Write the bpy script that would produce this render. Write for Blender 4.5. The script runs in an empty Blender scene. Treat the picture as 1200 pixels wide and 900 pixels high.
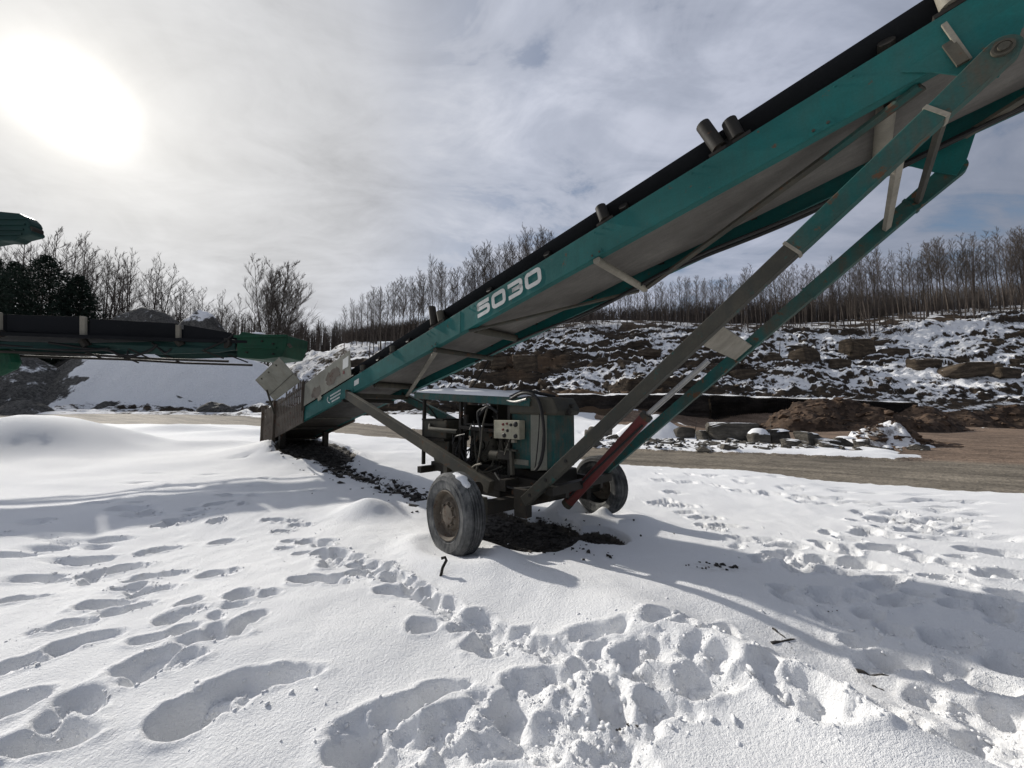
import bpy, bmesh, math, random
import numpy as np
from mathutils import Vector, Matrix
random.seed(7); RNG = np.random.default_rng(11)
C = bpy.context.scene.collection
SC = bpy.context.scene
R = math.radians

# ------------------------------------------------------------------ camera
CAM_H, PITCH, FPX = 1.6, math.atan(35/445), 445.0
cd = bpy.data.cameras.new('camera'); cam = bpy.data.objects.new('camera', cd); C.objects.link(cam)
cd.sensor_width = 36; cd.lens = FPX/1200*36; cd.clip_start = .05; cd.clip_end = 2500
cam.location = (0, 0, CAM_H); cam.rotation_euler = (R(90)+PITCH, 0, 0)
SC.camera = cam

# ------------------------------------------------------------------ sun, sky, exposure
SUN_AZ, SUN_EL = R(-50.95), R(28.75)        # azimuth from +Y towards +X
SDIR = Vector((math.sin(SUN_AZ)*math.cos(SUN_EL), math.cos(SUN_AZ)*math.cos(SUN_EL), math.sin(SUN_EL)))
sl = bpy.data.lights.new('sun', 'SUN'); sl.energy = 3.0; sl.angle = R(.9); sl.color = (1, .95, .87)
so = bpy.data.objects.new('sun', sl); C.objects.link(so)
so.rotation_euler = (-SDIR).to_track_quat('-Z', 'Y').to_euler(); so.location = (-20, 20, 30)
SC.view_settings.view_transform = 'Standard'; SC.view_settings.look = 'None'
SC.view_settings.exposure = .40; SC.view_settings.gamma = 1

def nd(nt, t, **kw):
    n = nt.nodes.new(t)
    for k, v in kw.items(): setattr(n, k, v)
    return n
def math_(nt, op, a, b=None, c=None, clamp=False):
    n = nd(nt, 'ShaderNodeMath', operation=op, use_clamp=clamp)
    for i, v in enumerate((a, b, c)):
        if v is None: continue
        if isinstance(v, (int, float)): n.inputs[i].default_value = v
        else: nt.links.new(v, n.inputs[i])
    return n.outputs[0]
def mixc(nt, f, a, b, blend='MIX'):
    n = nd(nt, 'ShaderNodeMix', data_type='RGBA', blend_type=blend)
    for i, v in ((0, f), (6, a), (7, b)):
        if isinstance(v, (int, float)): n.inputs[i].default_value = v
        elif isinstance(v, tuple): n.inputs[i].default_value = (*v, 1)[:4]
        else: nt.links.new(v, n.inputs[i])
    return n.outputs[2]
def ramp(nt, fac, stops, interp='LINEAR'):
    n = nd(nt, 'ShaderNodeValToRGB'); cr = n.color_ramp; cr.interpolation = interp
    while len(cr.elements) < len(stops): cr.elements.new(.5)
    for e, (p, c) in zip(cr.elements, stops):
        e.position = p; e.color = (*c, 1) if isinstance(c, tuple) else (c, c, c, 1)
    nt.links.new(fac, n.inputs[0]); return n.outputs[0]
def noise(nt, vec, scale, detail=4, rough=.55, dist=0., dim='3D'):
    n = nd(nt, 'ShaderNodeTexNoise', noise_dimensions=dim)
    n.inputs['Scale'].default_value = scale; n.inputs['Detail'].default_value = detail
    n.inputs['Roughness'].default_value = rough; n.inputs['Distortion'].default_value = dist
    if vec is not None: nt.links.new(vec, n.inputs['Vector'])
    return n.outputs[0]
def mapping(nt, vec, scale=(1, 1, 1), rot=(0, 0, 0)):
    n = nd(nt, 'ShaderNodeMapping'); n.inputs['Scale'].default_value = scale; n.inputs['Rotation'].default_value = rot
    nt.links.new(vec, n.inputs['Vector']); return n.outputs[0]

W = bpy.data.worlds.new('World'); SC.world = W; W.use_nodes = True
nt = W.node_tree; nt.nodes.clear()
sky = nd(nt, 'ShaderNodeTexSky', sky_type='NISHITA', sun_disc=False)
sky.sun_elevation = SUN_EL; sky.sun_rotation = SUN_AZ; sky.air_density = 1.0; sky.dust_density = 1.5; sky.ozone_density = 1.0
tc = nd(nt, 'ShaderNodeTexCoord'); gen = tc.outputs['Generated']
SKY_S = .075
skyc = mixc(nt, 1, sky.outputs[0], (SKY_S,)*3, 'MULTIPLY')
dot = nd(nt, 'ShaderNodeVectorMath', operation='DOT_PRODUCT'); nt.links.new(gen, dot.inputs[0]); dot.inputs[1].default_value = SDIR
ang = math_(nt, 'ARCCOSINE', math_(nt, 'MINIMUM', math_(nt, 'MAXIMUM', dot.outputs['Value'], -1.), 1.))   # angle to the sun
# cloud sheet: direction projected onto a high layer so that it streaks towards the horizon
sx = nd(nt, 'ShaderNodeSeparateXYZ'); nt.links.new(gen, sx.inputs[0])
zz = math_(nt, 'ADD', math_(nt, 'MAXIMUM', sx.outputs[2], 0.), .16)
cx = nd(nt, 'ShaderNodeCombineXYZ')
nt.links.new(math_(nt, 'DIVIDE', sx.outputs[0], zz), cx.inputs[0]); nt.links.new(math_(nt, 'DIVIDE', sx.outputs[1], zz), cx.inputs[1])
cl = mapping(nt, cx.outputs[0], (.8, 1.25, 1), (0, 0, R(25)))
n1 = noise(nt, cl, 1.1, 7, .6, .6); n2 = noise(nt, cl, 3.2, 6, .6, .8)
dens = math_(nt, 'ADD', math_(nt, 'MULTIPLY', n1, .65), math_(nt, 'MULTIPLY', n2, .35))
cover = ramp(nt, dens, [(.36, .0), (.47, .8), (.57, 1.)], 'EASE')
# brightness of the veil by angle to the sun (scattered sunlight), falling away behind the camera
ad = math_(nt, 'DIVIDE', ang, math.pi)
veil = ramp(nt, ad, [(0, (.47, .465, .455)), (.12, (.47, .475, .49)), (.25, (.43, .452, .52)), (.42, (.32, .345, .42)), (.6, (.12, .13, .16)), (1, (.07, .08, .12))])
tex = ramp(nt, dens, [(.3, .66), (.5, 1.), (.62, 1.16)])
veil = mixc(nt, 1, veil, tex, 'MULTIPLY')
glow = math_(nt, 'MULTIPLY', math_(nt, 'EXPONENT', math_(nt, 'MULTIPLY', math_(nt, 'POWER', ang, 2.), -1/(.048**2))), 1.1)
glow2 = math_(nt, 'MULTIPLY', math_(nt, 'EXPONENT', math_(nt, 'MULTIPLY', ang, -1/.11)), .42)
gl = mixc(nt, 1, (1, .95, .86), math_(nt, 'ADD', glow, glow2), 'MULTIPLY')
cover = math_(nt, 'MAXIMUM', cover, ramp(nt, ad, [(.14, 1.), (.34, 0.)]))
skyt = mixc(nt, cover, skyc, veil)
tot = nd(nt, 'ShaderNodeVectorMath', operation='ADD'); nt.links.new(skyt, tot.inputs[0]); nt.links.new(gl, tot.inputs[1])
bg = nd(nt, 'ShaderNodeBackground'); nt.links.new(tot.outputs[0], bg.inputs[0]); bg.inputs[1].default_value = 1.0
wo = nd(nt, 'ShaderNodeOutputWorld'); nt.links.new(bg.outputs[0], wo.inputs[0])

# ------------------------------------------------------------------ helpers
def at(px, py, Y):
    """point seen at photograph pixel (px, py) at forward distance Y"""
    a, b = (px-600)/FPX, -(py-450)/FPX
    c, s = math.cos(PITCH), math.sin(PITCH)
    y, z = c-b*s, s+b*c
    t = Y/y
    return Vector((a*t, Y, CAM_H+z*t))

class MB:
    def __init__(s): s.v = []; s.f = []
    def add(s, vs, fs):
        o = len(s.v); s.v += [tuple(p) for p in vs]; s.f += [tuple(i+o for i in f) for f in fs]
    def bar(s, p0, p1, w, h, up=(0, 0, 1), taper=1.):
        p0, p1 = Vector(p0), Vector(p1); d = (p1-p0).normalized(); up = Vector(up)
        sd = d.cross(up)
        if sd.length < 1e-5: sd = d.cross(Vector((0, 1, 0)))
        sd.normalize(); u = sd.cross(d)
        vs = []
        for p, k in ((p0, 1.), (p1, taper)):
            for a, b in ((-1, -1), (1, -1), (1, 1), (-1, 1)): vs.append(p+sd*a*w/2*k+u*b*h/2*k)
        s.add(vs, [(3, 2, 1, 0), (4, 5, 6, 7), (0, 1, 5, 4), (1, 2, 6, 5), (2, 3, 7, 6), (3, 0, 4, 7)])
    def box(s, lo, hi):
        (a, b, c), (d, e, f) = lo, hi
        s.add([(a, b, c), (d, b, c), (d, e, c), (a, e, c), (a, b, f), (d, b, f), (d, e, f), (a, e, f)],
              [(3, 2, 1, 0), (4, 5, 6, 7), (0, 1, 5, 4), (1, 2, 6, 5), (2, 3, 7, 6), (3, 0, 4, 7)])
    def prism(s, poly, off):
        """extrude a closed 3-D polygon by vector off"""
        n = len(poly); off = Vector(off); P = [Vector(p) for p in poly]
        s.add(P+[p+off for p in P], [tuple(range(n))[::-1], tuple(range(n, 2*n))]+[(i, (i+1) % n, n+(i+1) % n, n+i) for i in range(n)])
    def tube(s, pts, r, n=8, r1=None, caps=True):
        pts = [Vector(p) for p in pts]; m = len(pts); ref = Vector((0, 0, 1))
        vs = []; prev = None
        for i, p in enumerate(pts):
            d = (pts[min(i+1, m-1)]-pts[max(i-1, 0)]).normalized()
            if prev is None:
                a = d.cross(ref if abs(d.z) < .9 else Vector((0, 1, 0))).normalized()
            else: a = (prev-d*prev.dot(d)).normalized()
            prev = a; b = d.cross(a)
            rr = r if r1 is None else r+(r1-r)*i/(m-1)
            for k in range(n):
                t = 2*math.pi*k/n; vs.append(p+a*math.cos(t)*rr+b*math.sin(t)*rr)
        fs = [(i*n+k, i*n+(k+1) % n, (i+1)*n+(k+1) % n, (i+1)*n+k) for i in range(m-1) for k in range(n)]
        if caps: fs += [tuple(range(n))[::-1], tuple(range((m-1)*n, m*n))]
        s.add(vs, fs)
    def lathe(s, prof, n=32, axis=(0, 1, 0), org=(0, 0, 0), closed=True):
        """prof: (radius, position along axis)"""
        ax = Vector(axis).normalized(); a = ax.cross(Vector((0, 0, 1)) if abs(ax.z) < .9 else Vector((1, 0, 0))).normalized(); b = ax.cross(a)
        o = Vector(org); m = len(prof); vs = []
        for r_, t in prof:
            for k in range(n):
                th = 2*math.pi*k/n; vs.append(o+ax*t+(a*math.cos(th)+b*math.sin(th))*r_)
        fs = [(i*n+k, (i+1)*n+k, (i+1)*n+(k+1) % n, i*n+(k+1) % n) for i in range(m-1) for k in range(n)]
        if closed: fs += [((m-1)*n+k, k, (k+1) % n, (m-1)*n+(k+1) % n) for k in range(n)]
        s.add(vs, fs)
    def build(s, name, mat, parent=None, smooth=False, bevel=0, label=None):
        me = bpy.data.meshes.new(name); me.from_pydata(s.v, [], s.f); me.materials.append(mat)
        bm = bmesh.new(); bm.from_mesh(me); bmesh.ops.recalc_face_normals(bm, faces=bm.faces); bm.to_mesh(me); bm.free()
        if smooth:
            me.polygons.foreach_set('use_smooth', [True]*len(me.polygons))
            me.set_sharp_from_angle(angle=R(40))
        o = bpy.data.objects.new(name, me); C.objects.link(o)
        if parent: o.parent = parent
        if bevel:
            b = o.modifiers.new('bevel', 'BEVEL'); b.width = bevel; b.segments = 2; b.limit_method = 'ANGLE'; b.angle_limit = R(40)
        if label: o['label'] = label
        return o
def empty(name, loc, label, cat, group=None, rz=0):
    o = bpy.data.objects.new(name, None); C.objects.link(o); o.location = loc; o.rotation_euler = (0, 0, rz)
    o.empty_display_size = .2
    return tag(o, label, cat, group)
def tag(o, label=None, cat=None, group=None, kind=None):
    for k, v in (('label', label), ('category', cat), ('group', group), ('kind', kind)):
        if v: o[k] = v
    return o

# numpy value noise
_T = RNG.random((257, 257)); _T[256] = _T[0]; _T[:, 256] = _T[:, 0]
def vn(x, y):
    xi = np.floor(x); yi = np.floor(y); fx = x-xi; fy = y-yi
    fx = fx*fx*fx*(fx*(fx*6-15)+10); fy = fy*fy*fy*(fy*(fy*6-15)+10)
    a = xi.astype(int) & 255; b = yi.astype(int) & 255
    return (_T[a, b]*(1-fx)+_T[a+1, b]*fx)*(1-fy)+(_T[a, b+1]*(1-fx)+_T[a+1, b+1]*fx)*fy
def fbm(x, y, sc, octv=4, g=.5):
    x = np.asarray(x, float); y = np.asarray(y, float)
    s = 0; a = 1; t = 0
    for k in range(octv):
        ca, sa = math.cos(.7*k+.3), math.sin(.7*k+.3)
        s = s+a*(vn((x*ca-y*sa)*sc+17.3*k+100, (x*sa+y*ca)*sc+9.1*k+100)-.5); t += a; a *= g; sc *= 2.03
    return s/t*2
def ss(a, b, x):
    t = np.clip((x-a)/(b-a), 0, 1); return t*t*(3-2*t)

# ------------------------------------------------------------------ materials
def newmat(name):
    m = bpy.data.materials.new(name); m.use_nodes = True; nt = m.node_tree
    return m, nt, nt.nodes['Principled BSDF'], nd(nt, 'ShaderNodeTexCoord')
def setbump(nt, bsdf, h, strength=.3, dist=.02):
    b = nd(nt, 'ShaderNodeBump'); b.inputs['Strength'].default_value = strength; b.inputs['Distance'].default_value = dist
    nt.links.new(h, b.inputs['Height']); nt.links.new(b.outputs[0], bsdf.inputs['Normal'])
def painted(name, col, dirt=(.16, .135, .10), rust=(.10, .045, .02), amount=.5, rough=.5, metal=0, sc=1., rustth=.66, streak=(3, 3, .4)):
    m, nt, b, t = newmat(name); o = t.outputs['Object']
    d1 = noise(nt, o, 2.3*sc, 6, .65, .3); d2 = noise(nt, mapping(nt, o, streak), 4*sc, 5, .6)
    d = math_(nt, 'ADD', math_(nt, 'MULTIPLY', d1, .6), math_(nt, 'MULTIPLY', d2, .4))
    f = ramp(nt, d, [(.40, 0.), (.62, 1.)])
    c = mixc(nt, math_(nt, 'MULTIPLY', f, amount), col, dirt)
    v = noise(nt, mapping(nt, o, (.7, 1, 1.6)), .9*sc, 5, .6); c = mixc(nt, ramp(nt, v, [(.38, 0.), (.66, .75)]), c, tuple(x*.5 for x in col))
    r = noise(nt, o, 9*sc, 6, .7); rf = ramp(nt, r, [(rustth, 0.), (rustth+.06, 1.)])
    c = mixc(nt, math_(nt, 'MULTIPLY', rf, .85), c, rust)
    sp = noise(nt, o, 60, 3); c = mixc(nt, .25, c, ramp(nt, sp, [(.3, .35), (.7, 1.)]), 'MULTIPLY')
    nt.links.new(c, b.inputs['Base Color']); b.inputs['Roughness'].default_value = rough; b.inputs['Metallic'].default_value = metal
    nt.links.new(ramp(nt, d, [(.3, rough-.1), (.7, min(rough+.25, 1))]), b.inputs['Roughness'])
    b.inputs['Specular IOR Level'].default_value = .25
    setbump(nt, b, noise(nt, o, 25*sc, 5, .6), .12, .01)
    return m
M = {}
M['teal'] = painted('teal_paint', (.007, .125, .115), amount=.45, dirt=(.05, .085, .075), rough=.6, rustth=.63)
M['teal_dirty'] = painted('dirty_teal_paint', (.008, .095, .085), amount=.95, dirt=(.075, .068, .052), rough=.65, rustth=.58)
M['teal_grimy'] = painted('grimy_teal_tank_paint', (.006, .075, .07), amount=1., dirt=(.10, .09, .07), rough=.65, rustth=.6, sc=1.6, streak=(5, 5, .5))
M['grime'] = painted('grimy_steel', (.045, .045, .036), amount=.85, dirt=(.105, .092, .068), rough=.65, rustth=.6)
M['leg_paint'] = painted('worn_leg_paint', (.032, .034, .028), amount=.8, dirt=(.075, .066, .05), rust=(.008, .075, .066), rough=.6, rustth=.60)
M['dark_grime'] = painted('oily_dark_steel', (.02, .018, .015), amount=.7, dirt=(.05, .042, .031), rough=.6, rustth=.62)
M['grey_paint'] = painted('dull_grey_sheet', (.24, .24, .20), amount=.6, dirt=(.15, .135, .10), rough=.6)
M['pale'] = painted('pale_dusty_steel', (.30, .275, .22), amount=.6, dirt=(.17, .15, .115), rough=.6)
M['red'] = painted('faded_red_paint', (.17, .028, .028), amount=.8, dirt=(.085, .055, .04), rough=.5, streak=(.6, 3, 3))
M['chrome'] = painted('dull_chrome', (.38, .375, .36), amount=.5, dirt=(.3, .28, .25), rough=.25, metal=.9, rustth=.75)
M['green'] = painted('dark_green_paint', (.005, .065, .032), amount=.35, dirt=(.05, .05, .04), rough=.5)
M['greenteal'] = painted('dark_blue_green_paint', (.007, .04, .034), amount=.3, dirt=(.04, .045, .04), rough=.5)
M['belt'] = painted('black_belt_rubber', (.007, .008, .010), amount=.3, dirt=(.022, .022, .024), rust=(.02, .02, .02), rough=.85)
M['belt_grey'] = painted('dusty_belt_rubber', (.17, .158, .14), amount=.7, dirt=(.105, .098, .088), rust=(.12, .11, .1), rough=.8, streak=(.25, 5, 3))
M['rubber'] = painted('weathered_tyre_rubber', (.045, .047, .05), amount=.95, dirt=(.23, .23, .22), rust=(.05, .05, .045), rough=.8, sc=2)
M['rim'] = painted('rusty_rim', (.11, .09, .07), amount=.85, dirt=(.20, .175, .14), rust=(.08, .045, .028), rough=.7, rustth=.56, sc=2)
M['black'] = painted('black_hose', (.012, .012, .012), amount=.4, dirt=(.04, .038, .034), rust=(.02, .02, .02), rough=.5)
M['cream'] = painted('cream_control_box', (.42, .40, .30), amount=.45, dirt=(.16, .13, .09), rough=.5, sc=2)
M['white'] = painted('white_vinyl', (.72, .72, .68), amount=.25, dirt=(.3, .3, .27), rough=.5, rustth=.8)
M['wood'] = painted('grey_wood', (.22, .18, .13), amount=.5, rough=.8)
M['rust_sheet'] = painted('rust_brown_sheet', (.11, .09, .07), amount=.8, dirt=(.16, .14, .12), rust=(.07, .03, .015), rough=.75, rustth=.56, streak=(4, 4, .3))

def snow_nodes(nt, t, b, coord='Object', fine=1.):
    o = t.outputs[coord]
    n1 = noise(nt, o, 190*fine, 2, .6); n2 = noise(nt, o, 55*fine, 4, .6)
    h = math_(nt, 'ADD', math_(nt, 'MULTIPLY', n1, .5), n2)
    return (.845, .85, .855), h
def snowmat():
    m, nt, b, t = newmat('snow')
    c, h = snow_nodes(nt, t, b)
    b.inputs['Base Color'].default_value = (*c, 1); b.inputs['Roughness'].default_value = .75; b.inputs['Specular IOR Level'].default_value = .25
    setbump(nt, b, h, .5, .02); return m
M['snow'] = snowmat()

def gravel_color(nt, o, c1, c2, sc):
    v = nd(nt, 'ShaderNodeTexVoronoi'); v.inputs['Scale'].default_value = sc; nt.links.new(o, v.inputs['Vector'])
    hs = nd(nt, 'ShaderNodeSeparateColor'); nt.links.new(v.outputs['Color'], hs.inputs[0])
    c = mixc(nt, hs.outputs[0], c1, c2)
    n = noise(nt, o, .6, 5, .6); c = mixc(nt, 1, c, ramp(nt, n, [(.3, .65), (.7, 1.2)]), 'MULTIPLY')
    return c, v.outputs['Distance']
def groundmat():
    """snow layer over gravel: attribute 'snow' = how much snow lies there, 'brown' = kind of gravel"""
    m, nt, b, t = newmat('snow_and_gravel'); o = t.outputs['Object']
    A = lambda n: nd(nt, 'ShaderNodeAttribute', attribute_name=n).outputs['Fac']
    sn, br, dt = A('snow'), A('brown'), A('dirt')
    g1, d1 = gravel_color(nt, o, (.125, .108, .084), (.245, .212, .165), 16)
    g2, d2 = gravel_color(nt, o, (.13, .092, .065), (.25, .18, .13), 11)
    g3, d3 = gravel_color(nt, o, (.025, .022, .019), (.085, .078, .07), 22)
    g = mixc(nt, br, g1, g2)
    rs = noise(nt, mapping(nt, mapping(nt, o, rot=(0, 0, R(32))), (.12, 1.6, 1)), 1.0, 5, .6); g = mixc(nt, 1, g, ramp(nt, rs, [(.3, .6), (.5, 1.), (.7, 1.3)]), 'MULTIPLY')
    g = mixc(nt, dt, g, g3)
    nn = noise(nt, o, 3.5, 7, .7); n3 = noise(nt, o, 26, 4, .7)
    e = math_(nt, 'ADD', sn, math_(nt, 'ADD', math_(nt, 'MULTIPLY', math_(nt, 'SUBTRACT', nn, .5), .55), math_(nt, 'MULTIPLY', math_(nt, 'SUBTRACT', n3, .5), .3)))
    f = ramp(nt, e, [(.47, 0.), (.53, 1.)])
    sc_, h = snow_nodes(nt, t, b)
    dirty = math_(nt, 'MULTIPLY', A('soil'), ramp(nt, noise(nt, o, 14, 6, .75), [(.4, 0.), (.75, .8)]))
    sc_ = mixc(nt, dirty, sc_, (.25, .21, .17))
    c = mixc(nt, f, g, sc_)
    nt.links.new(c, b.inputs['Base Color']); b.inputs['Roughness'].default_value = .8; b.inputs['Specular IOR Level'].default_value = .22
    hh = math_(nt, 'ADD', math_(nt, 'MULTIPLY', h, f), math_(nt, 'MULTIPLY', math_(nt, 'ADD', d1, d2), math_(nt, 'SUBTRACT', 1., f)))
    setbump(nt, b, hh, .8, .016)
    return m
M['ground'] = groundmat()
def hillmat(name, rock=((.02, .017, .014), (.055, .043, .032), (.12, .085, .055)), th=(.65, .76), stripes=True, attr=True):
    """rock with snow lying where the surface faces up"""
    m, nt, b, t = newmat(name); o = t.outputs['Object']
    g = nd(nt, 'ShaderNodeNewGeometry'); s = nd(nt, 'ShaderNodeSeparateXYZ'); nt.links.new(g.outputs['Normal'], s.inputs[0])
    n = noise(nt, o, 1.6, 6, .65); n2 = noise(nt, o, .22, 4, .6)
    e = math_(nt, 'ADD', s.outputs[2], math_(nt, 'ADD', math_(nt, 'MULTIPLY', math_(nt, 'SUBTRACT', n, .5), .8), math_(nt, 'MULTIPLY', math_(nt, 'SUBTRACT', n2, .5), .55)))
    if attr: e = math_(nt, 'SUBTRACT', e, nd(nt, 'ShaderNodeAttribute', attribute_name='bare').outputs['Fac'])
    f = ramp(nt, e, [(th[0], 0.), (th[1], 1.)])
    st = noise(nt, mapping(nt, o, (.4, .4, 2.2)), 1.6, 6, .7)
    c = ramp(nt, st, [(.3, rock[0]), (.5, rock[1]), (.72, rock[2])])
    c = mixc(nt, .5, c, ramp(nt, noise(nt, o, 4, 5, .7), [(.3, .4), (.7, 1.3)]), 'MULTIPLY')
    if attr: c = mixc(nt, ramp(nt, nd(nt, 'ShaderNodeAttribute', attribute_name='bare').outputs['Fac'], [(.36, 0.), (.6, .8)]), c, mixc(nt, st, (.07, .045, .028), (.20, .135, .085)))
    c = mixc(nt, f, c, (.84, .845, .85))
    nt.links.new(c, b.inputs['Base Color']); b.inputs['Roughness'].default_value = .9; b.inputs['Specular IOR Level'].default_value = .15
    setbump(nt, b, math_(nt, 'ADD', st, noise(nt, o, 6, 5, .7)), .9, .15)
    return m
M['hill'] = hillmat('snowy_quarry_rock')
M['boulder'] = hillmat('brown_boulder', ((.03, .024, .018), (.085, .066, .048), (.17, .13, .092)), (.93, 1.05), attr=False)
M['grey_boulder'] = hillmat('grey_boulder', ((.05, .047, .042), (.11, .1, .085), (.18, .165, .14)), (.86, .98), attr=False)
def pilemat(name, c1, c2, sc=6):
    m, nt, b, t = newmat(name); o = t.outputs['Object']
    c, d = gravel_color(nt, o, c1, c2, sc)
    sn = nd(nt, 'ShaderNodeAttribute', attribute_name='snow').outputs['Fac']
    e = math_(nt, 'ADD', sn, math_(nt, 'MULTIPLY', math_(nt, 'SUBTRACT', noise(nt, o, .7, 7, .68), .5), .9))
    f = ramp(nt, e, [(.47, 0.), (.55, 1.)])
    c = mixc(nt, f, c, (.845, .85, .855)); nt.links.new(c, b.inputs['Base Color']); b.inputs['Roughness'].default_value = .85
    b.inputs['Specular IOR Level'].default_value = .2
    setbump(nt, b, math_(nt, 'ADD', d, noise(nt, o, 2, 6, .7)), .7, .1); return m
M['pile'] = pilemat('grey_gravel_pile', (.05, .048, .045), (.13, .125, .115))
M['dirt'] = pilemat('brown_dirt_pile', (.034, .023, .016), (.10, .067, .046), 3)
def simple(name, c1, c2, sc, rough=.9, bump=.4):
    m, nt, b, t = newmat(name); o = t.outputs['Object']
    c = ramp(nt, noise(nt, o, sc, 6, .65), [(.3, c1), (.7, c2)]); nt.links.new(c, b.inputs['Base Color'])
    b.inputs['Roughness'].default_value = rough; b.inputs['Specular IOR Level'].default_value = .2
    setbump(nt, b, noise(nt, o, sc*3, 5, .6), bump, .03); return m
M['bark'] = simple('grey_bark', (.045, .036, .03), (.12, .10, .085), 3)
M['twig'] = simple('brown_twigs', (.055, .045, .039), (.11, .093, .08), 2)
M['needle'] = simple('dark_conifer_needles', (.008, .016, .012), (.025, .04, .028), 2)
M['stone'] = simple('crushed_stone', (.03, .028, .026), (.13, .12, .105), 5)
M['darkstone'] = simple('dark_wet_gravel', (.02, .018, .016), (.085, .078, .07), 5)
M['brownstone'] = simple('brown_rubble', (.045, .03, .022), (.155, .105, .072), 1.5)
M['drillrock'] = hillmat('drilled_dark_rock', ((.012, .011, .010), (.03, .026, .023), (.06, .05, .042)), (.75, .85), attr=False)

# ------------------------------------------------------------------ terrain
UX = Vector((.74363644, -.66858421, 0)); VX = Vector((.66858421, .74363644, 0)); ORG = Vector((.6176, 5.2917, 0))
RZ = math.atan2(UX.y, UX.x)
def locw(x, y, z=0): return ORG+UX*x+VX*y+Vector((0, 0, z))
ctl = [(px, py, Y) for px, lst in {
    1300: [(578, 7.6), (545, 11.8), (520, 17), (500, 28), (492, 34), (468, 36.5), (425, 48), (362, 62), (352, 78)],
    1150: [(573, 8.0), (545, 11.8), (520, 17), (500, 28), (492, 34), (466, 36.5), (425, 48), (372, 62), (362, 78)],
    1000: [(563, 9.1), (540, 13), (520, 18), (500, 28), (492, 34), (462, 36.5), (428, 48), (388, 62), (376, 78)],
    840: [(550, 10.9), (525, 17), (500, 28), (492, 34), (462, 36.5), (430, 47), (390, 60), (380, 78)],
    700: [(540, 12.9), (515, 22), (494, 31), (488, 34), (462, 36.5), (430, 48), (388, 60), (376, 78)],
    600: [(520, 20), (485, 34), (450, 45), (397, 62), (388, 78)],
    480: [(513, 19), (482, 36), (440, 49), (412, 62), (400, 80)],
    380: [(505, 19.5), (482, 38), (448, 55), (417, 70), (412, 85)],
    300: [(500, 21), (480, 38), (468, 60), (420, 85)],
    150: [(496, 22), (481, 38), (470, 60), (410, 90)],
    0: [(497, 22), (483, 36), (470, 60), (400, 90)],
    -200: [(500, 22), (486, 36), (470, 60), (400, 90)]}.items() for py, Y in lst]
pts = [tuple(at(*c)) for c in ctl]
pts += [(x, y, 0.) for x, y in ((-3, 1), (0, 1), (3, 1), (-3, 4), (0, 4.2), (3, 3.5), (1.7, 6.4), (-6, 3), (6, 4), (-8, -3), (0, -6), (8, -3), (14, 2), (-14, 1))]
pts += [(-7.0, 12.1, .58), (-4.5, 9.5, .25), (-8.5, 7, .15), (-14, 12, .55), (-16, 6, .2), (4.3, 11.9, 0), (-3.2, 14, .35)]
PT = np.array(pts); S_ = 10.
def _phi(r2): return np.where(r2 > 1e-12, r2*np.log(r2+1e-12), 0)
def _solve():
    p = PT[:, :2]/S_; n = len(p); r2 = ((p[:, None]-p[None])**2).sum(-1)
    A = np.zeros((n+3, n+3)); A[:n, :n] = _phi(r2)+np.eye(n)*.01; A[:n, n] = 1; A[:n, n+1:] = p; A[n, :n] = 1; A[n+1:, :n] = p.T
    return np.linalg.solve(A, np.concatenate([PT[:, 2], np.zeros(3)]))
_w = _solve()
def terr(x, y):
    x = np.asarray(x, float); y = np.asarray(y, float); sh = x.shape; X = x.ravel()/S_; Y = y.ravel()/S_
    out = _w[-3]+_w[-2]*X+_w[-1]*Y
    for (a, b, _), w in zip(PT, _w): out = out+w*_phi((X-a/S_)**2+(Y-b/S_)**2)
    return out.reshape(sh)
def terr1(x, y): return float(terr(np.array([x]), np.array([y]))[0])
EDGE = ([-80, -25, -14, -6, 4.3, 10.4, 14, 60], [25, 23, 21.5, 18.2, 11.9, 7.7, 6, -10])     # near edge of the gravel road
FAR = ([-80, -30, -14, -4, 6.4, 14, 30], [37, 36, 31, 25, 17.8, 14, 8])                       # far edge of the road

def grow(a, b, d0, g, dmax):
    out = [a]; d = d0
    while out[-1] < b: d = min(d*g, dmax); out.append(out[-1]+d)
    return out[1:]
gx = np.array([-v for v in grow(4.4, 75, .017, 1.07, 1.5)][::-1]+list(np.arange(-4.4, 4.9, .017))+grow(4.9, 85, .017, 1.07, 1.5))
gy = np.array([-14, -9, -6, -4, -2.5, -1.5, -.8, -.3, .1, .4, .6, .75]+list(np.arange(.85, 4.6, .013))+grow(4.6, 41, .013, 1.021, .35))
GX, GY = np.meshgrid(gx, gy)
base = terr(GX, GY)
LX = (GX-ORG.x)*UX.x+(GY-ORG.y)*UX.y; LY = (GX-ORG.x)*VX.x+(GY-ORG.y)*VX.y       # conveyor coordinates
edge = np.interp(GX, *EDGE)+.35*fbm(GX, GY, .7, 4); far = np.interp(GX, *FAR)+.6*fbm(GX, GY, .5, 4)
snow = 1-ss(-.25, .25, GY-edge)
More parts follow.
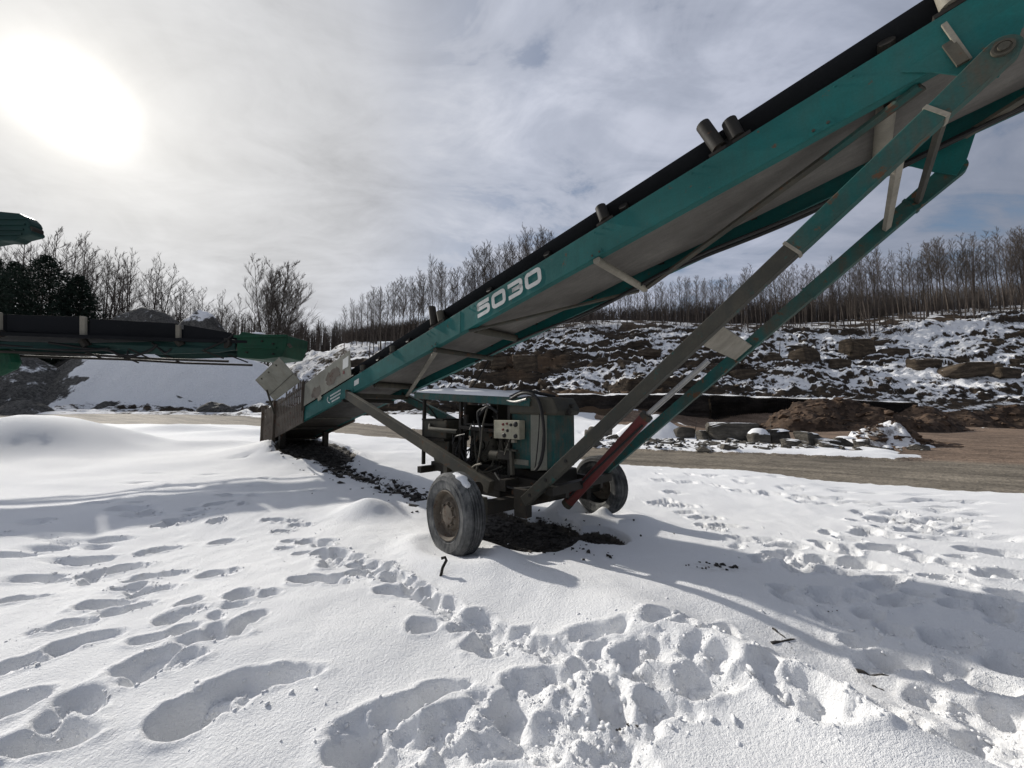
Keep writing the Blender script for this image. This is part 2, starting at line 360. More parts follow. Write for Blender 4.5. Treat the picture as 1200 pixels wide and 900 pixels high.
# bare ground below the machine, and the gravel spilled along under the belt
w1 = .22*fbm(GX, GY, 2.2, 5)
def ell(cx, cy, a, b): return np.sqrt(((LX-cx)/a)**2+((LY-cy)/b)**2)+w1
bare = np.maximum.reduce([1-ss(.72, 1.12, ell(-.40, -.12, .80, .84)), 1-ss(.7, 1.1, ell(.40, .35, .42, .36)), 1-ss(.7, 1.1, ell(-1.3, .0, .9, .6)), 1-ss(.8, 1.1, ell(-8.6, .1, 1.6, 1.1))])
spill = 1-ss(.1, 1., np.abs(LY+.0)/.62+.5*fbm(GX, GY, 3, 4)); spill = spill*ss(-9, -8.2, LX)*(1-ss(-3.4, -2.4, LX))*.55
bare = np.maximum(bare, spill)
snow = np.minimum(snow, 1-bare)
band = ss(-.3, .5, GY-far)           # beyond the road: rocks and patchy snow
strip = 1-ss(3.2, 5.2, GY-far+1.2*fbm(GX, GY, .5, 3)); col_ = (1-ss(13.5, 18.5, GX))
patch = ss(-.05, .28, fbm(GX, GY, .35, 4)+.42*strip*col_+.10+.35*(1-ss(6, 11, GX))-.6*ss(11, 18, GX))*band
snow = np.maximum(snow, patch*.95*(GX > -30))
brown = ss(-.2, 1.2, GY-far+.5*fbm(GX, GY, .4, 3))
dirt = bare.copy()
soil = np.zeros_like(GX)
H = np.zeros_like(GX)
th = .18
H += th*ss(.2, .9, snow)+.34*np.exp(-(((LX+9.3)/1.7)**2+(LY/1.3)**2)**1.5)
near_m = 1-ss(10, 22, GY)
H += (.10*fbm(GX, GY, .35, 3)+.035*fbm(GX, GY, 1.1, 3))*snow
def bump_(px, py, Y, rx, ry, h, rot=0, p=2):
    c = at(px, py, Y); ca, sa = math.cos(rot), math.sin(rot)
    a = ((GX-c.x)*ca+(GY-c.y)*sa)/rx; b = (-(GX-c.x)*sa+(GY-c.y)*ca)/ry
    return h*np.exp(-(np.abs(a)**p+np.abs(b)**p))
gp = lambda px, py: (lambda d: (d.x, d.y))(ground_pt(px, py))
def ground_pt(px, py, z=.0):
    a, b = (px-600)/FPX, -(py-450)/FPX; c, s = math.cos(PITCH), math.sin(PITCH)
    y, zz_ = c-b*s, s+b*c; t = (z-CAM_H)/zz_
    return Vector((a*t, y*t, z))
def mound(px, py, rx, ry, h, rot=0, p=2, Y=None):
    global H
    c = ground_pt(px, py)
    Yc = c.y if Y is None else Y; xc = c.x if Y is None else at(px, py, Y).x
    ca, sa = math.cos(rot), math.sin(rot)
    a = ((GX-xc)*ca+(GY-Yc)*sa)/rx; b = (-(GX-xc)*sa+(GY-Yc)*ca)/ry
    H = H+h*np.exp(-(np.abs(a)**p+np.abs(b)**p))*ss(.1, .6, snow+(h < 0))
mound(432, 603, .42, .36, .24)                       # small heap left of the wheel
mound(40, 512, 2.6, 1.3, 1.05, -.15, 2.6, Y=11.6)    # big drift at the left edge
mound(165, 515, .9, .5, .22, .3, Y=12.5); mound(330, 533, 1.6, .5, .20, -.3, Y=10.5)
mound(240, 520, 1.5, .4, .16, .1, Y=12.5); mound(210, 503, 2.2, .6, .3, .1, Y=17); mound(300, 505, 2, .5, .25, .1, Y=16)
mound(625, 690, .75, .42, .10, -.5);
mound(760, 745, .55, .35, .10, -.5); mound(900, 800, .7, .25, .13, -.9); mound(1000, 860, .5, .22, .09, -.9)
mound(830, 690, .7, .5, .06); mound(960, 760, .9, .35, -.10, -.6); mound(1080, 800, .8, .5, -.08, -.6)
mound(665, 600, .30, .16, .20, .2, 3); mound(708, 607, .14, .12, .16)
snow = np.maximum(snow, .9*np.exp(-(((LX-.62)/.36)**2+((LY+.42)/.16)**2)**2))
# trodden prints: (px, py, half length m, half width m, direction of long axis in degrees, depth)
prints = [
 (232, 838, .17, .13, 40, .15), (262, 815, .11, .09, 20, .12), (335, 798, .20, .075, 5, .12), (300, 812, .10, .07, 20, .09),
 (190, 775, .23, .085, 57, .12), (215, 745, .10, .08, 40, .09), (285, 706, .15, .10, -10, .13), (287, 738, .11, .09, 70, .12),
 (252, 673, .15, .10, 5, .13), (366, 687, .18, .10, 15, .14), (395, 690, .10, .07, 0, .08), (122, 708, .20, .10, 15, .13), (135, 720, .14, .09, 0, .1), (85, 735, .16, .08, 30, .1),
 (92, 757, .17, .09, 30, .11), (40, 778, .2, .1, 45, .1), (20, 832, .14, .11, 50, .14), (58, 872, .18, .1, 10, .13), (20, 700, .15, .1, 20, .12), (38, 672, .17, .1, 25, .12),
 (70, 640, .16, .1, 20, .11), (105, 652, .15, .1, 30, .12), (125, 632, .17, .09, 10, .11), (140, 660, .16, .11, 20, .13), (160, 660, .14, .1, 40, .11), (180, 672, .2, .09, 20, .1), (190, 640, .18, .09, 25, .1),
 (10, 650, .2, .1, 15, .12), (262, 632, .15, .09, 30, .13), (212, 612, .2, .1, 15, .12), (165, 608, .2, .11, 10, .1), (240, 605, .17, .1, 30, .1), (258, 597, .18, .1, 50, .1), (270, 588, .2, .1, 20, .1), (312, 572, .14, .09, 10, .1),
 (215, 580, .2, .1, 20, .08), (245, 570, .2, .1, 15, .08), (280, 557, .2, .1, 10, .08), (345, 552, .2, .1, 10, .08), (150, 605, .2, .12, 15, .1),
 (325, 612, .2, .07, 5, .09), (350, 615, .14, .08, 10, .1), (360, 637, .14, .09, -40, .12), (378, 652, .15, .09, -35, .12), (390, 662, .12, .09, 60, .11), (440, 667, .17, .07, -35, .10), (462, 682, .17, .08, -30, .11), (480, 690, .12, .06, -20, .07),
 (495, 741, .12, .09, 10, .13), (520, 720, .18, .08, -25, .1), (555, 735, .17, .09, -25, .12), (590, 748, .17, .08, -30, .1), (620, 755, .18, .08, -25, .1), (655, 765, .15, .08, -10, .09),
 (470, 832, .24, .085, 30, .15), (520, 808, .14, .06, 15, .10), (425, 868, .16, .10, 45, .13), (440, 895, .16, .1, 20, .12), (600, 832, .14, .11, 20, .14), (585, 870, .2, .1, 20, .12), (640, 870, .13, .1, 60, .12), (545, 885, .15, .1, 15, .1),
 (640, 762, .18, .1, -10, .12), (695, 752, .2, .08, 5, .11), (690, 782, .16, .09, 10, .13), (715, 815, .16, .10, 75, .17), (740, 778, .14, .08, 30, .1), (765, 800, .17, .08, -30, .13), (775, 828, .14, .08, -20, .13), (825, 805, .19, .11, 10, .13), (845, 790, .1, .08, 10, .12),
 (775, 743, .17, .09, 20, .12), (835, 745, .11, .10, 30, .13), (850, 735, .12, .09, 60, .12), (870, 760, .12, .1, 50, .12), (890, 755, .1, .08, 60, .1), (620, 800, .15, .09, 10, .12), (665, 815, .14, .08, 80, .12), (655, 850, .14, .12, 40, .13),
 (690, 850, .14, .1, 10, .13), (735, 855, .16, .1, 30, .1), (950, 838, .22, .14, -50, .17), (985, 858, .18, .11, -30, .12), (1060, 860, .2, .12, -45, .1), (1110, 850, .22, .1, -45, .12), (1150, 810, .2, .1, -40, .1),
 (938, 660, .12, .11, 20, .14), (960, 655, .12, .10, -10, .14), (990, 648, .16, .13, 30, .16), (1012, 662, .16, .12, -30, .16), (1045, 647, .2, .11, -5, .15), (1030, 668, .14, .12, -30, .13), (987, 672, .1, .09, 0, .13), (970, 695, .16, .1, 10, .1), (1030, 690, .15, .1, 20, .1), (1045, 707, .16, .09, 5, .09), (1000, 700, .2, .1, 10, .09),
 (1020, 628, .18, .13, 20, .15), (1040, 632, .16, .12, 0, .15), (1065, 625, .2, .13, 10, .15), (1090, 628, .14, .12, 0, .13), (1030, 608, .2, .12, 10, .13), (1050, 602, .2, .12, 10, .13), (1075, 612, .2, .12, -10, .13), (1100, 600, .2, .13, 10, .13), (1125, 612, .22, .13, -30, .13), (1090, 588, .25, .12, 10, .12), (1120, 590, .25, .13, -10, .12), (1085, 580, .25, .13, 0, .1), (1150, 630, .3, .12, -35, .12), (1180, 655, .25, .14, -30, .13), (1190, 680, .25, .14, -20, .14), (1195, 705, .2, .12, 0, .12),
 (775, 588, .22, .12, 10, .11), (800, 592, .22, .12, -10, .11), (790, 578, .2, .12, 0, .1), (830, 605, .2, .1, -20, .12), (850, 615, .2, .1, -30, .11), (872, 630, .2, .1, -35, .11), (905, 632, .2, .08, -30, .1), (925, 640, .17, .09, -20, .1), (775, 564, .22, .12, 0, .09), (808, 566, .24, .12, 0, .09), (835, 560, .25, .12, 0, .09), (870, 575, .25, .12, -10, .1), (905, 578, .25, .12, -15, .1), (930, 575, .25, .12, -15, .1), (950, 590, .25, .12, -20, .1), (985, 585, .25, .12, -20, .1), (1010, 590, .25, .12, -20, .1),
]
rnd = random.Random(5)
for (x0, y0, x1, y1, n, sp) in [(770, 585, 900, 650, 6, 5), (860, 560, 1190, 640, 26, 10), (1000, 575, 1130, 640, 16, 16), (300, 500, 120, 600, 22, 18), (230, 512, 60, 560, 12, 18), (750, 740, 1190, 860, 14, 30), (560, 760, 900, 800, 9, 22), (1090, 620, 1195, 880, 12, 25), (760, 555, 1000, 575, 14, 6), (930, 700, 1190, 800, 16, 28), (40, 620, 260, 760, 26, 30), (330, 620, 640, 765, 26, 7), (345, 640, 560, 745, 14, 6), (420, 560, 120, 640, 12, 14), (900, 640, 1060, 700, 14, 14), (60, 860, 330, 700, 12, 22), (400, 890, 640, 800, 12, 16), (920, 660, 1190, 580, 26, 12), (1060, 640, 1195, 740, 16, 14), (560, 850, 760, 890, 9, 18)]:
    for k in range(n):
        f = (k+rnd.random()*.8)/n
        prints.append((x0+(x1-x0)*f+rnd.gauss(0, sp), y0+(y1-y0)*f+rnd.gauss(0, sp*.5), rnd.uniform(.09, .17), rnd.uniform(.05, .09), rnd.uniform(-50, 50), rnd.uniform(.06, .12)))
for p_ in list(prints[:140]):                                 # dragged toes and second treads
    if rnd.random() < .75:
        px, py, L, Wd, an, dp = p_; sd = rnd.choice((-1, 1)); g0 = ground_pt(px, py)
        th_ = R(an); gx0, gy0 = g0.x+math.cos(th_)*L*sd*.95, g0.y+math.sin(th_)*L*sd*.95
        yc_ = gy0*math.cos(PITCH)-CAM_H*math.sin(PITCH); zc_ = -gy0*math.sin(PITCH)-CAM_H*math.cos(PITCH)
        prints.append((600+FPX*gx0/yc_, 450-FPX*zc_/yc_, L*rnd.uniform(.45, .75), Wd*rnd.uniform(.55, .9), an+rnd.uniform(-50, 50), dp*rnd.uniform(.4, .8)))
PIT = np.zeros_like(GX); RIM = np.zeros_like(GX); FLOOR = np.zeros_like(GX)
wob = np.zeros_like(GX)
iy1 = np.searchsorted(gy, 16); wob[:iy1] = .34*fbm(GX[:iy1], GY[:iy1], 5.5, 5, .62); rgh = np.zeros_like(GX); rgh[:iy1] = fbm(GX[:iy1], GY[:iy1], 22, 3)
prints_w = []
for (px, py, L, Wd, ang_, dp) in prints:
    c = ground_pt(px, py); px_i = int(px*3+py)
    if c.y < .3 or c.y > 16: continue
    th_ = R(ang_); ca, sa = math.cos(th_), math.sin(th_); q = max(L, Wd)*1.9
    i0, i1 = np.searchsorted(gx, [c.x-q, c.x+q]); j0, j1 = np.searchsorted(gy, [c.y-q, c.y+q])
    if i1-i0 < 2 or j1-j0 < 2: continue
    sl_ = (slice(j0, j1), slice(i0, i1)); dx = GX[sl_]-c.x; dy = GY[sl_]-c.y
    a = (dx*ca+dy*sa)/L; b = (-dx*sa+dy*ca)/Wd
    b = b*(1+.25*a)                       # heel broader than the dragged toe
    d = np.sqrt(a*a+b*b)+wob[sl_]+.03*rgh[sl_]
    L *= .9 if L < .18 else .78; Wd *= .95
    if py > 690 and px < 660: L *= .66; Wd *= .84
    tr_ = math.exp(-((px-740)/190)**2-((py-800)/75)**2); dp = dp*(1.25-.5*tr_); L *= 1-.3*tr_; Wd *= 1-.2*tr_
    depth = dp*(1-.35*np.clip(a, -1, 1))*(1-ss(.60, 1.06, d))*(1-.45*ss(-.1, .25, _T[(px_i*7) % 256, 3]-.3+wob[sl_]*1.4))
    PIT[sl_] = np.maximum(PIT[sl_], depth)
    rim = (.018+.16*dp)*np.exp(-((d-1.18)/.16)**2)*(.5+.6*rgh[sl_])*(1 if dp > .07 else .5)
    RIM[sl_] = np.maximum(RIM[sl_], rim)
    prints_w.append((c.x, c.y, L, Wd))
def blur(A, n, rows):
    B = A[:rows].copy()
    for _ in range(n):
        for ax_ in (0, 1): B = (np.roll(B, 1, ax_)+2*B+np.roll(B, -1, ax_))/4
    out = A.copy(); out[:rows] = B; return out
r5 = np.searchsorted(gy, 5.2); PIT = blur(PIT, 2, r5); RIM = blur(RIM, 2, r5)
inside = ss(0, .04, PIT)
near = 1-ss(6, 12, GY)
MICRO = .006*fbm(GX, GY, 6, 3)*near
H += snow*(-np.minimum(PIT, .185)+RIM*(1-inside)+inside*(.020*rgh+.045*fbm(GX, GY, 6, 4, .6)*near)+MICRO)
trod = np.zeros_like(GX)
for (px, py, rx, ry) in [(790, 790, .8, .45), (1020, 750, 1.0, .5), (690, 840, .5, .3), (1100, 830, .7, .5), (1060, 610, 1.2, 1.0), (130, 680, .6, .6)]:
    c = ground_pt(px, py); trod = np.maximum(trod, np.exp(-(((GX-c.x)/rx)**2+((GY-c.y)/ry)**2)))
H += trod*near*(.022*fbm(GX, GY, 4, 4, .55)+.010*rgh*np.clip(fbm(GX, GY, 2.5, 2)+.2, 0, 1))*snow
for (px, py, rx, ry, k) in [(845, 662, .28, .12, .85), (730, 840, .05, .05, .7), (832, 812, .05, .04, .6), (1020, 765, .25, .1, .5), (760, 775, .1, .06, .5), (890, 755, .25, .15, .5), (1080, 800, .8, .4, .35), (930, 735, .5, .15, .35), (30, 520, .8, .3, .4)]:
    c = ground_pt(px, py); soil = np.maximum(soil, k*np.exp(-(((GX-c.x)/rx)**2+((GY-c.y)/ry)**2)))
H += (1-ss(.3, .7, snow))*(.03*fbm(GX, GY, 1.5, 4)+.012*fbm(GX, GY, 7, 2)*near)
# the snow banks up a little round the wheels
for (wx, wy) in ((-.33, -1.5), (-.05, 1.3)):
    d = np.sqrt(((LX-wx)/.75)**2+((LY-wy)/.45)**2); H += .07*np.exp(-(d-.9)**2/.12)*snow
Z = base+H-th

def grid_mesh(name, X, Y, Z, mat, attrs, mask=None, smooth=True, parent=None):
    ny, nx = X.shape; idx = np.arange(nx*ny).reshape(ny, nx)
    q = np.stack([idx[:-1, :-1], idx[:-1, 1:], idx[1:, 1:], idx[1:, :-1]], -1).reshape(-1, 4)
    if mask is not None: q = q[mask.reshape(-1)]
    used, inv = np.unique(q, return_inverse=True); q = inv.reshape(-1, 4)
    co = np.stack([X.ravel()[used], Y.ravel()[used], Z.ravel()[used]], -1).astype(np.float32)
    me = bpy.data.meshes.new(name); me.vertices.add(len(co)); me.vertices.foreach_set('co', co.ravel())
    me.loops.add(q.size); me.loops.foreach_set('vertex_index', q.ravel().astype(np.int32))
    me.polygons.add(len(q)); me.polygons.foreach_set('loop_start', np.arange(0, q.size, 4, dtype=np.int32))
    me.update(calc_edges=True); me.validate()
    me.polygons.foreach_set('use_smooth', np.full(len(q), smooth))
    for k, a in attrs.items():
        at_ = me.attributes.new(k, 'FLOAT', 'POINT'); at_.data.foreach_set('value', a.ravel()[used].astype(np.float32))
    me.materials.append(mat); o = bpy.data.objects.new(name, me); C.objects.link(o)
    if parent: o.parent = parent
    return o
fq = lambda A: (A[:-1, :-1]+A[1:, 1:])/2
fe, fs_, ff = fq(GY-edge), fq(snow), fq(GY-far)
m_snow = (fe < 0) & (fs_ > .5); m_dirt = (fe < 0) & ~m_snow; m_road = (fe >= 0) & (ff < 0); m_yard = (fe >= 0) & (ff >= 0) & (fq(GY) < 34.6)
AT = dict(snow=snow, brown=brown, dirt=dirt, soil=soil)
for nme, mk in (('snow_field', m_snow), ('bare_ground', m_dirt), ('gravel_road', m_road), ('quarry_floor', m_yard)):
    o = grid_mesh(nme, GX, GY, Z, M['ground'], AT, mk); o['kind'] = 'structure'
def zground(x, y):
    i = min(max(np.searchsorted(gx, x), 1), len(gx)-1); j = min(max(np.searchsorted(gy, y), 1), len(gy)-1)
    fx = (x-gx[i-1])/(gx[i]-gx[i-1]); fy = (y-gy[j-1])/(gy[j]-gy[j-1])
    return float((Z[j-1, i-1]*(1-fx)+Z[j-1, i]*fx)*(1-fy)+(Z[j, i-1]*(1-fx)+Z[j, i]*fx)*fy)

# ---- quarry hill with terraces
hx = np.concatenate([np.arange(-75, -20, .6), np.arange(-20, 95, .19), np.arange(95, 150, .8)]); hy = np.concatenate([np.arange(33.2, 64, .17), np.arange(64, 130, .8)])
HX, HY = np.meshgrid(hx, hy)
hb = terr(HX, np.minimum(HY, 84))+.02*np.maximum(HY-84, 0)
wx_ = HX+1.2*fbm(HX, HY, .25, 3); nz = 2.6*fbm(HX, HY*1.3, .11, 4)+.5*fbm(HX, HY, .4, 3)
def terrace(z, h, a, b): k = np.floor(z/h); return h*(k+ss(a, b, z/h-k))
amp = ss(35, 38, HY)*(1-ss(61, 66, HY-28*ss(-6, -20, HX)))
hz1 = terrace(hb+nz, 1.7, .62, .84)-nz*.55
hz2 = terrace(hz1+.30*fbm(HX, HY, .5, 3), .55, .55, .82)
lump = .38*np.abs(fbm(wx_, HY*1.6, .55, 5, .6))+.20*fbm(HX, HY*1.5, 1.7, 3)
# broken blocks
cellx = np.floor(HX/1.7+.8*fbm(HX, HY, .5, 2)); celly = np.floor(HY/1.1+.7*fbm(HX, HY, .6, 2))
blk = _T[cellx.astype(int) & 255, celly.astype(int) & 255]
mixt = .36+.64*ss(-.2, .25, fbm(HX+40, HY*1.5, .10, 3))
HZ = hb*(1-amp)+(hb*(1-mixt)+(.45*hz1+.55*hz2)*mixt+lump*1.0+.24*fbm(HX, HY, 2.6, 2)+1.5*fbm(HX+9, HY, .16, 4, .55)+.75*(blk-.45)*ss(.1, .5, fbm(HX, HY, .13, 2)+.25))*amp+(1-amp)*.25*fbm(HX, HY, .3, 4)
HZ -= .35*(1-ss(33.2, 35.5, HY))
bareh = .22*(1-ss(36, 41, HY+2*fbm(HX, HY, .2, 2)))-.12*ss(52, 60, HY)
def bareblob(px, py, Y, rx, ry, k):
    global bareh
    c = at(px, py, Y); bareh = bareh+k*np.exp(-(((HX-c.x)/rx)**2+((HY-c.y)/ry)**2))
bareblob(612, 424, 50, 4.0, 4, 1.0); bareblob(650, 425, 52, 3, 3, .5); bareblob(700, 470, 37, 8, 2.5, .7); bareblob(860, 440, 46, 6, 3, .3); bareblob(720, 378, 60, 5, 2, .6)
bareblob(1100, 380, 60, 14, 3, -.15); bareblob(1150, 415, 48, 9, 5, -.22)
tree_fl = ss(61.5, 64, HY)*ss(-12, -4, HX); bareh = bareh+.55*tree_fl*ss(-.35, .1, fbm(HX, HY, .5, 3))+.18*ss(-4, -14, HX)*ss(44, 52, HY)
o = grid_mesh('quarry_hill', HX, HY, HZ, M['hill'], dict(bare=bareh)); o['kind'] = 'structure'
def zhill(x, y):
    i = min(max(np.searchsorted(hx, x), 0), len(hx)-1); j = min(max(np.searchsorted(hy, y), 0), len(hy)-1); return float(HZ[j, i])
# far land out to the horizon
mb = MB(); n = 64; vs = []; rad = [129, 300, 900, 2200]
fl = []
vs = []
for r_ in (0, 1):
    pass
X2, Y2 = np.meshgrid(np.linspace(-1500, 1500, 61), np.concatenate([np.linspace(-1500, -13.5, 16), np.linspace(129.2, 1500, 24)]))
for nm, sel in (('far_land', slice(16, None)), ('land_behind', slice(0, 16))):
    a, b = X2[sel], Y2[sel]; zf = (-.5 if nm == 'land_behind' else 12)+np.zeros_like(a)+4*fbm(a, b, .004, 3)*(0 if nm == 'land_behind' else 1)
    grid_mesh(nm, a, b, zf, M['snow'], {})['kind'] = 'structure'
for nm, x0, x1 in (('land_west', -1500, -74.5), ('land_east', 84.5, 1500)):
    a, b = np.meshgrid(np.linspace(x0, x1, 20), np.linspace(-13.8, 129.5, 24)); zf = np.where(b > 40, 2+(b-40)*.1, .0)+(1.0 if x0 < 0 else .2)
    grid_mesh(nm, a, b, zf-.3, M['snow'], {})['kind'] = 'structure'
#@@CONVEYOR
# ------------------------------------------------------------------ the mobile conveyor (local x = uphill along the belt, y = away from the camera side)
conv = empty('mobile_conveyor', ORG, 'long teal inclined belt conveyor on two wheels with the white number on its side beam', 'conveyor', rz=RZ)
SL = .2265
zb = lambda x: 3.115+SL*x
zt = lambda x: 3.455+SL*x
inc = math.atan(SL); SV = Vector((math.cos(inc), 0, math.sin(inc))); NV = Vector((-math.sin(inc), 0, math.cos(inc)))
XT, XH = -10.9, 5.7
def part(mb, name, mat, parent=conv, **k): return mb.build(name, M[mat], parent, **k)
def sgn_prism(mb, xz, y0, y1): mb.prism([(x, y0, z) for x, z in xz], (0, y1-y0, 0))
for s in (-1, 1):                                            # side beams: channel sections
    b = MB()
    sgn_prism(b, [(XT, zb(XT)), (XH, zb(XH)), (XH, zt(XH)), (XT, zt(XT))], s*.65, s*.638)
    sgn_prism(b, [(XT, zb(XT)), (XH, zb(XH)), (XH, zb(XH)+.014), (XT, zb(XT)+.014)], s*.636, s*.555)
    sgn_prism(b, [(XT, zt(XT)-.014), (XH, zt(XH)-.014), (XH, zt(XH)), (XT, zt(XT))], s*.636, s*.57)
    beam = part(b, 'side_beam', 'teal', bevel=.003)
    if s < 0: near_beam = beam
# belts
def belt_mesh(prof, x0, x1, n=60, thick=.016, sag=0):
    b = MB(); m = len(prof); vs = []
    for i in range(n+1):
        x = x0+(x1-x0)*i/n
        sg = sag*abs(math.sin(math.pi*(x-1.0)/2.2))
        for y, h in prof: vs.append(Vector((x, y, zt(x)+h-sg)))
        for y, h in prof[::-1]: vs.append(Vector((x, y, zt(x)+h-sg))+NV*thick)
    k = 2*m
    b.add(vs, [(i*k+j, i*k+(j+1) % k, (i+1)*k+(j+1) % k, (i+1)*k+j) for i in range(n) for j in range(k)])
    return b
part(belt_mesh([(-.56, .24), (-.54, .21), (-.36, .08), (-.20, .005), (.20, .005), (.36, .08), (.54, .21), (.56, .24)], -10.2, 5.5), 'carrying_belt', 'belt', smooth=True)
part(belt_mesh([(-.42, -.235), (0, -.23), (.42, -.235)], -10.2, 5.5, 120, sag=.012), 'return_belt', 'belt_grey', smooth=True)
for x in (-10.3, 5.6):
    b = MB(); b.lathe([(.02, -.46), (.2, -.46), (.205, 0), (.2, .46), (.02, .46)], 24, (0, 1, 0), (x, 0, zt(x)-.11)); part(b, 'pulley', 'dark_grime', smooth=True)
for x in (-7.2, -4.2, -1.16, 3.38):                     # return rollers under the belt
    b = MB(); b.tube([(x, -.46, zb(x)+.035), (x, .46, zb(x)+.035)], .06, 14); r_ = part(b, 'return_roller', 'pale' if x > 0 else 'grime', smooth=True)
    b = MB(); b.tube([(x, -.55, zb(x)+.035), (x, .55, zb(x)+.035)], .016, 8); part(b, 'axle_rod', 'dark_grime', r_)
for x in np.arange(-9.2, 5.4, 1.05):                         # troughing idlers
    b = MB()
    b.tube([(x, -.2, zt(x)-.06), (x, .2, zt(x)-.06)], .05, 10)
    for s in (-1, 1): b.tube([(x, s*.22, zt(x)-.05), (x, s*.54, zt(x)+.14)], .05, 10)
    b.bar((x, -.57, zt(x)-.17), (x, .57, zt(x)-.17), .06, .05)
    part(b, 'troughing_idler', 'dark_grime', smooth=True)
for x, ln, lean, mt in ((2.30, .36, -.07, 'dark_grime'), (2.44, .23, -.02, 'dark_grime'), (1.13, .21, -.02, 'dark_grime'), (-2.0, .36, .0, 'dark_grime'), (-1.80, .20, -.02, 'grime'), (-3.25, .12, 0, 'grime'), (3.72, .25, .02, 'pale'), (-4.4, .12, 0, 'grime')):
    p0 = Vector((x, -.61, zt(x)+.02)); d = NV*ln+SV*lean
    b = MB(); b.tube([p0+d*.12, p0+d*.14, p0+d*.98, p0+d], .062, 16); r_ = part(b, 'guide_roller', mt, smooth=True)
    b = MB(); b.bar(p0-SV*.10, p0+SV*.10, .08, .03, NV); b.bar(p0-NV*.05, p0+d*.3, .05, .05); b.tube([p0+d, p0+d*1.06], .025, 8); part(b, 'bracket', 'dark_grime', r_)
# cross bracing under the frame
def brace(p0, p1, w, h, name, mat, up=(0, 0, 1)):
    b = MB(); b.bar(p0, p1, w, h, up); return part(b, name, mat, bevel=.004)
P = lambda x, y, dz=0: (x, y, zb(x)+dz)
for x in (1.02, -1.95):
    b = MB(); b.tube([P(x, -.64, -.03), P(x, .68, -.03)], .045, 12); part(b, 'cross_brace', 'pale' if x > 0 else 'grime', smooth=True)
brace(P(-4.75, -.64, -.055), P(-4.75, .64, -.055), .12, .1, 'cross_brace', 'grime'); brace(P(-5.3, -.62, -.03), P(-5.3, .62, -.03), .1, .06, 'cross_brace', 'dark_grime')
brace(P(-8.3, -.62, -.03), P(-8.3, .62, -.03), .1, .06, 'cross_brace', 'dark_grime'); brace(P(-10, -.62, -.03), P(-10, .62, -.03), .1, .06, 'cross_brace', 'dark_grime')
for a, c, m_ in ((P(3.56, -.55, -.02), P(1.05, .66, -.035), 'grime'), (P(-1.15, -.6, -.02), P(.95, .66, -.03), 'grime'), (P(-1.98, -.58, -.03), P(-4.85, .68, -.04), 'pale'), (P(3.9, .55, -.02), P(5.6, -.5, -.02), 'grime')):
    brace(a, c, .075, .03, 'diagonal_brace', m_)
brace(P(3.54, -.57, -.02), P(3.0, -.28, -.025), .07, .03, 'diagonal_brace', 'teal_dirty')
for y, dz, r_, c0, c1 in ((.50, -.03, .02, -2.2, 4.6), (.46, -.05, .016, -1.5, 5), (.56, -.035, .022, 0, 5.4)):
    b = MB(); b.tube([(x, y+.02*math.sin(3*x), zb(x)+dz+.03*math.sin(2.1*x+y*9)) for x in np.linspace(c0, c1, 26)], r_, 6); part(b, 'hydraulic_line', 'black', smooth=True)
b = MB(); b.tube([P(-2.0, .66, -.05), (-2.25, .55, 2.2), (-2.45, .45, 1.93)], .014, 6); part(b, 'chain', 'black')
# gussets where the raising legs pivot, and the legs
PV, FT = Vector((3.86, 0, 3.80)), Vector((-.12, 0, .40))
LD = (FT-PV).normalized(); LN = Vector((-LD.z, 0, LD.x)); LN = LN if LN.z > 0 else -LN
MID = PV+LD*((PV-FT).length*.235)
for s in (-1, 1):
    b = MB(); sgn_prism(b, [(3.45, zb(3.45)+.10), (4.06, zb(4.06)+.12), (3.985, zb(3.985)), (3.93, 3.83), (3.86, 3.70), (3.74, 3.78), (3.60, zb(3.6)-.03)], s*.653, s*.665)
    part(b, 'gusset', 'teal', bevel=.002)
    y = s*.735
    b = MB()
    TL = (PV-FT).length
    b.bar(PV+LD*.36+Vector((0, y, 0)), PV+LD*(TL*.27)+Vector((0, y, 0)), .105, .142, LN)
    leg = part(b, 'leg', 'teal_dirty', bevel=.008)
    b = MB(); b.bar(PV+LD*(TL*.27+.002)+Vector((0, y, 0)), FT-LD*.22+Vector((0, y, 0)), .095, .128, LN)
    lo = part(b, 'lower_leg', 'leg_paint' if s < 0 else 'teal_dirty', leg, bevel=.006)
    b = MB()                                                 # rounded pivot head
    arc = [PV+LN*.082*math.sin(t)-LD*.082*math.cos(t) for t in np.linspace(-math.pi/2, math.pi/2, 12)]
    poly = [p+Vector((0, y-.045, 0)) for p in arc+[PV+LD*.36+LN*.071, PV+LD*.36-LN*.071]]
    b.prism(poly, (0, .09, 0)); part(b, 'pivot_head', 'teal_dirty', leg, bevel=.005)
    b = MB(); b.lathe([(.001, 0), (.048, 0), (.048, .018), (.036, .018), (.036, .012), (.024, .012), (.024, .03), (.001, .03)], 20, (0, s, 0), PV+Vector((0, s*.782, 0))); part(b, 'pivot_pin', 'grime', leg, smooth=True)
    b = MB(); b.bar(PV+LD*.36+Vector((0, y, 0)), PV+LD*.385+Vector((0, y, 0)), .115, .153, LN); part(b, 'weld_collar', 'pale' if s < 0 else 'teal_dirty', leg); b = MB(); b.bar(PV+LD*(TL*.27-.012)+Vector((0, y, 0)), PV+LD*(TL*.27+.012)+Vector((0, y, 0)), .11, .149, LN); part(b, 'weld_collar', 'pale' if s < 0 else 'teal_dirty', leg)
    for t in (.80, .87, .93):
        b = MB(); b.lathe([(.001, 0), (.02, 0), (.02, .008), (.001, .008)], 8, (0, s, 0), PV+LD*(TL*t)+Vector((0, s*.789, 0))); part(b, 'bolt', 'black', leg)
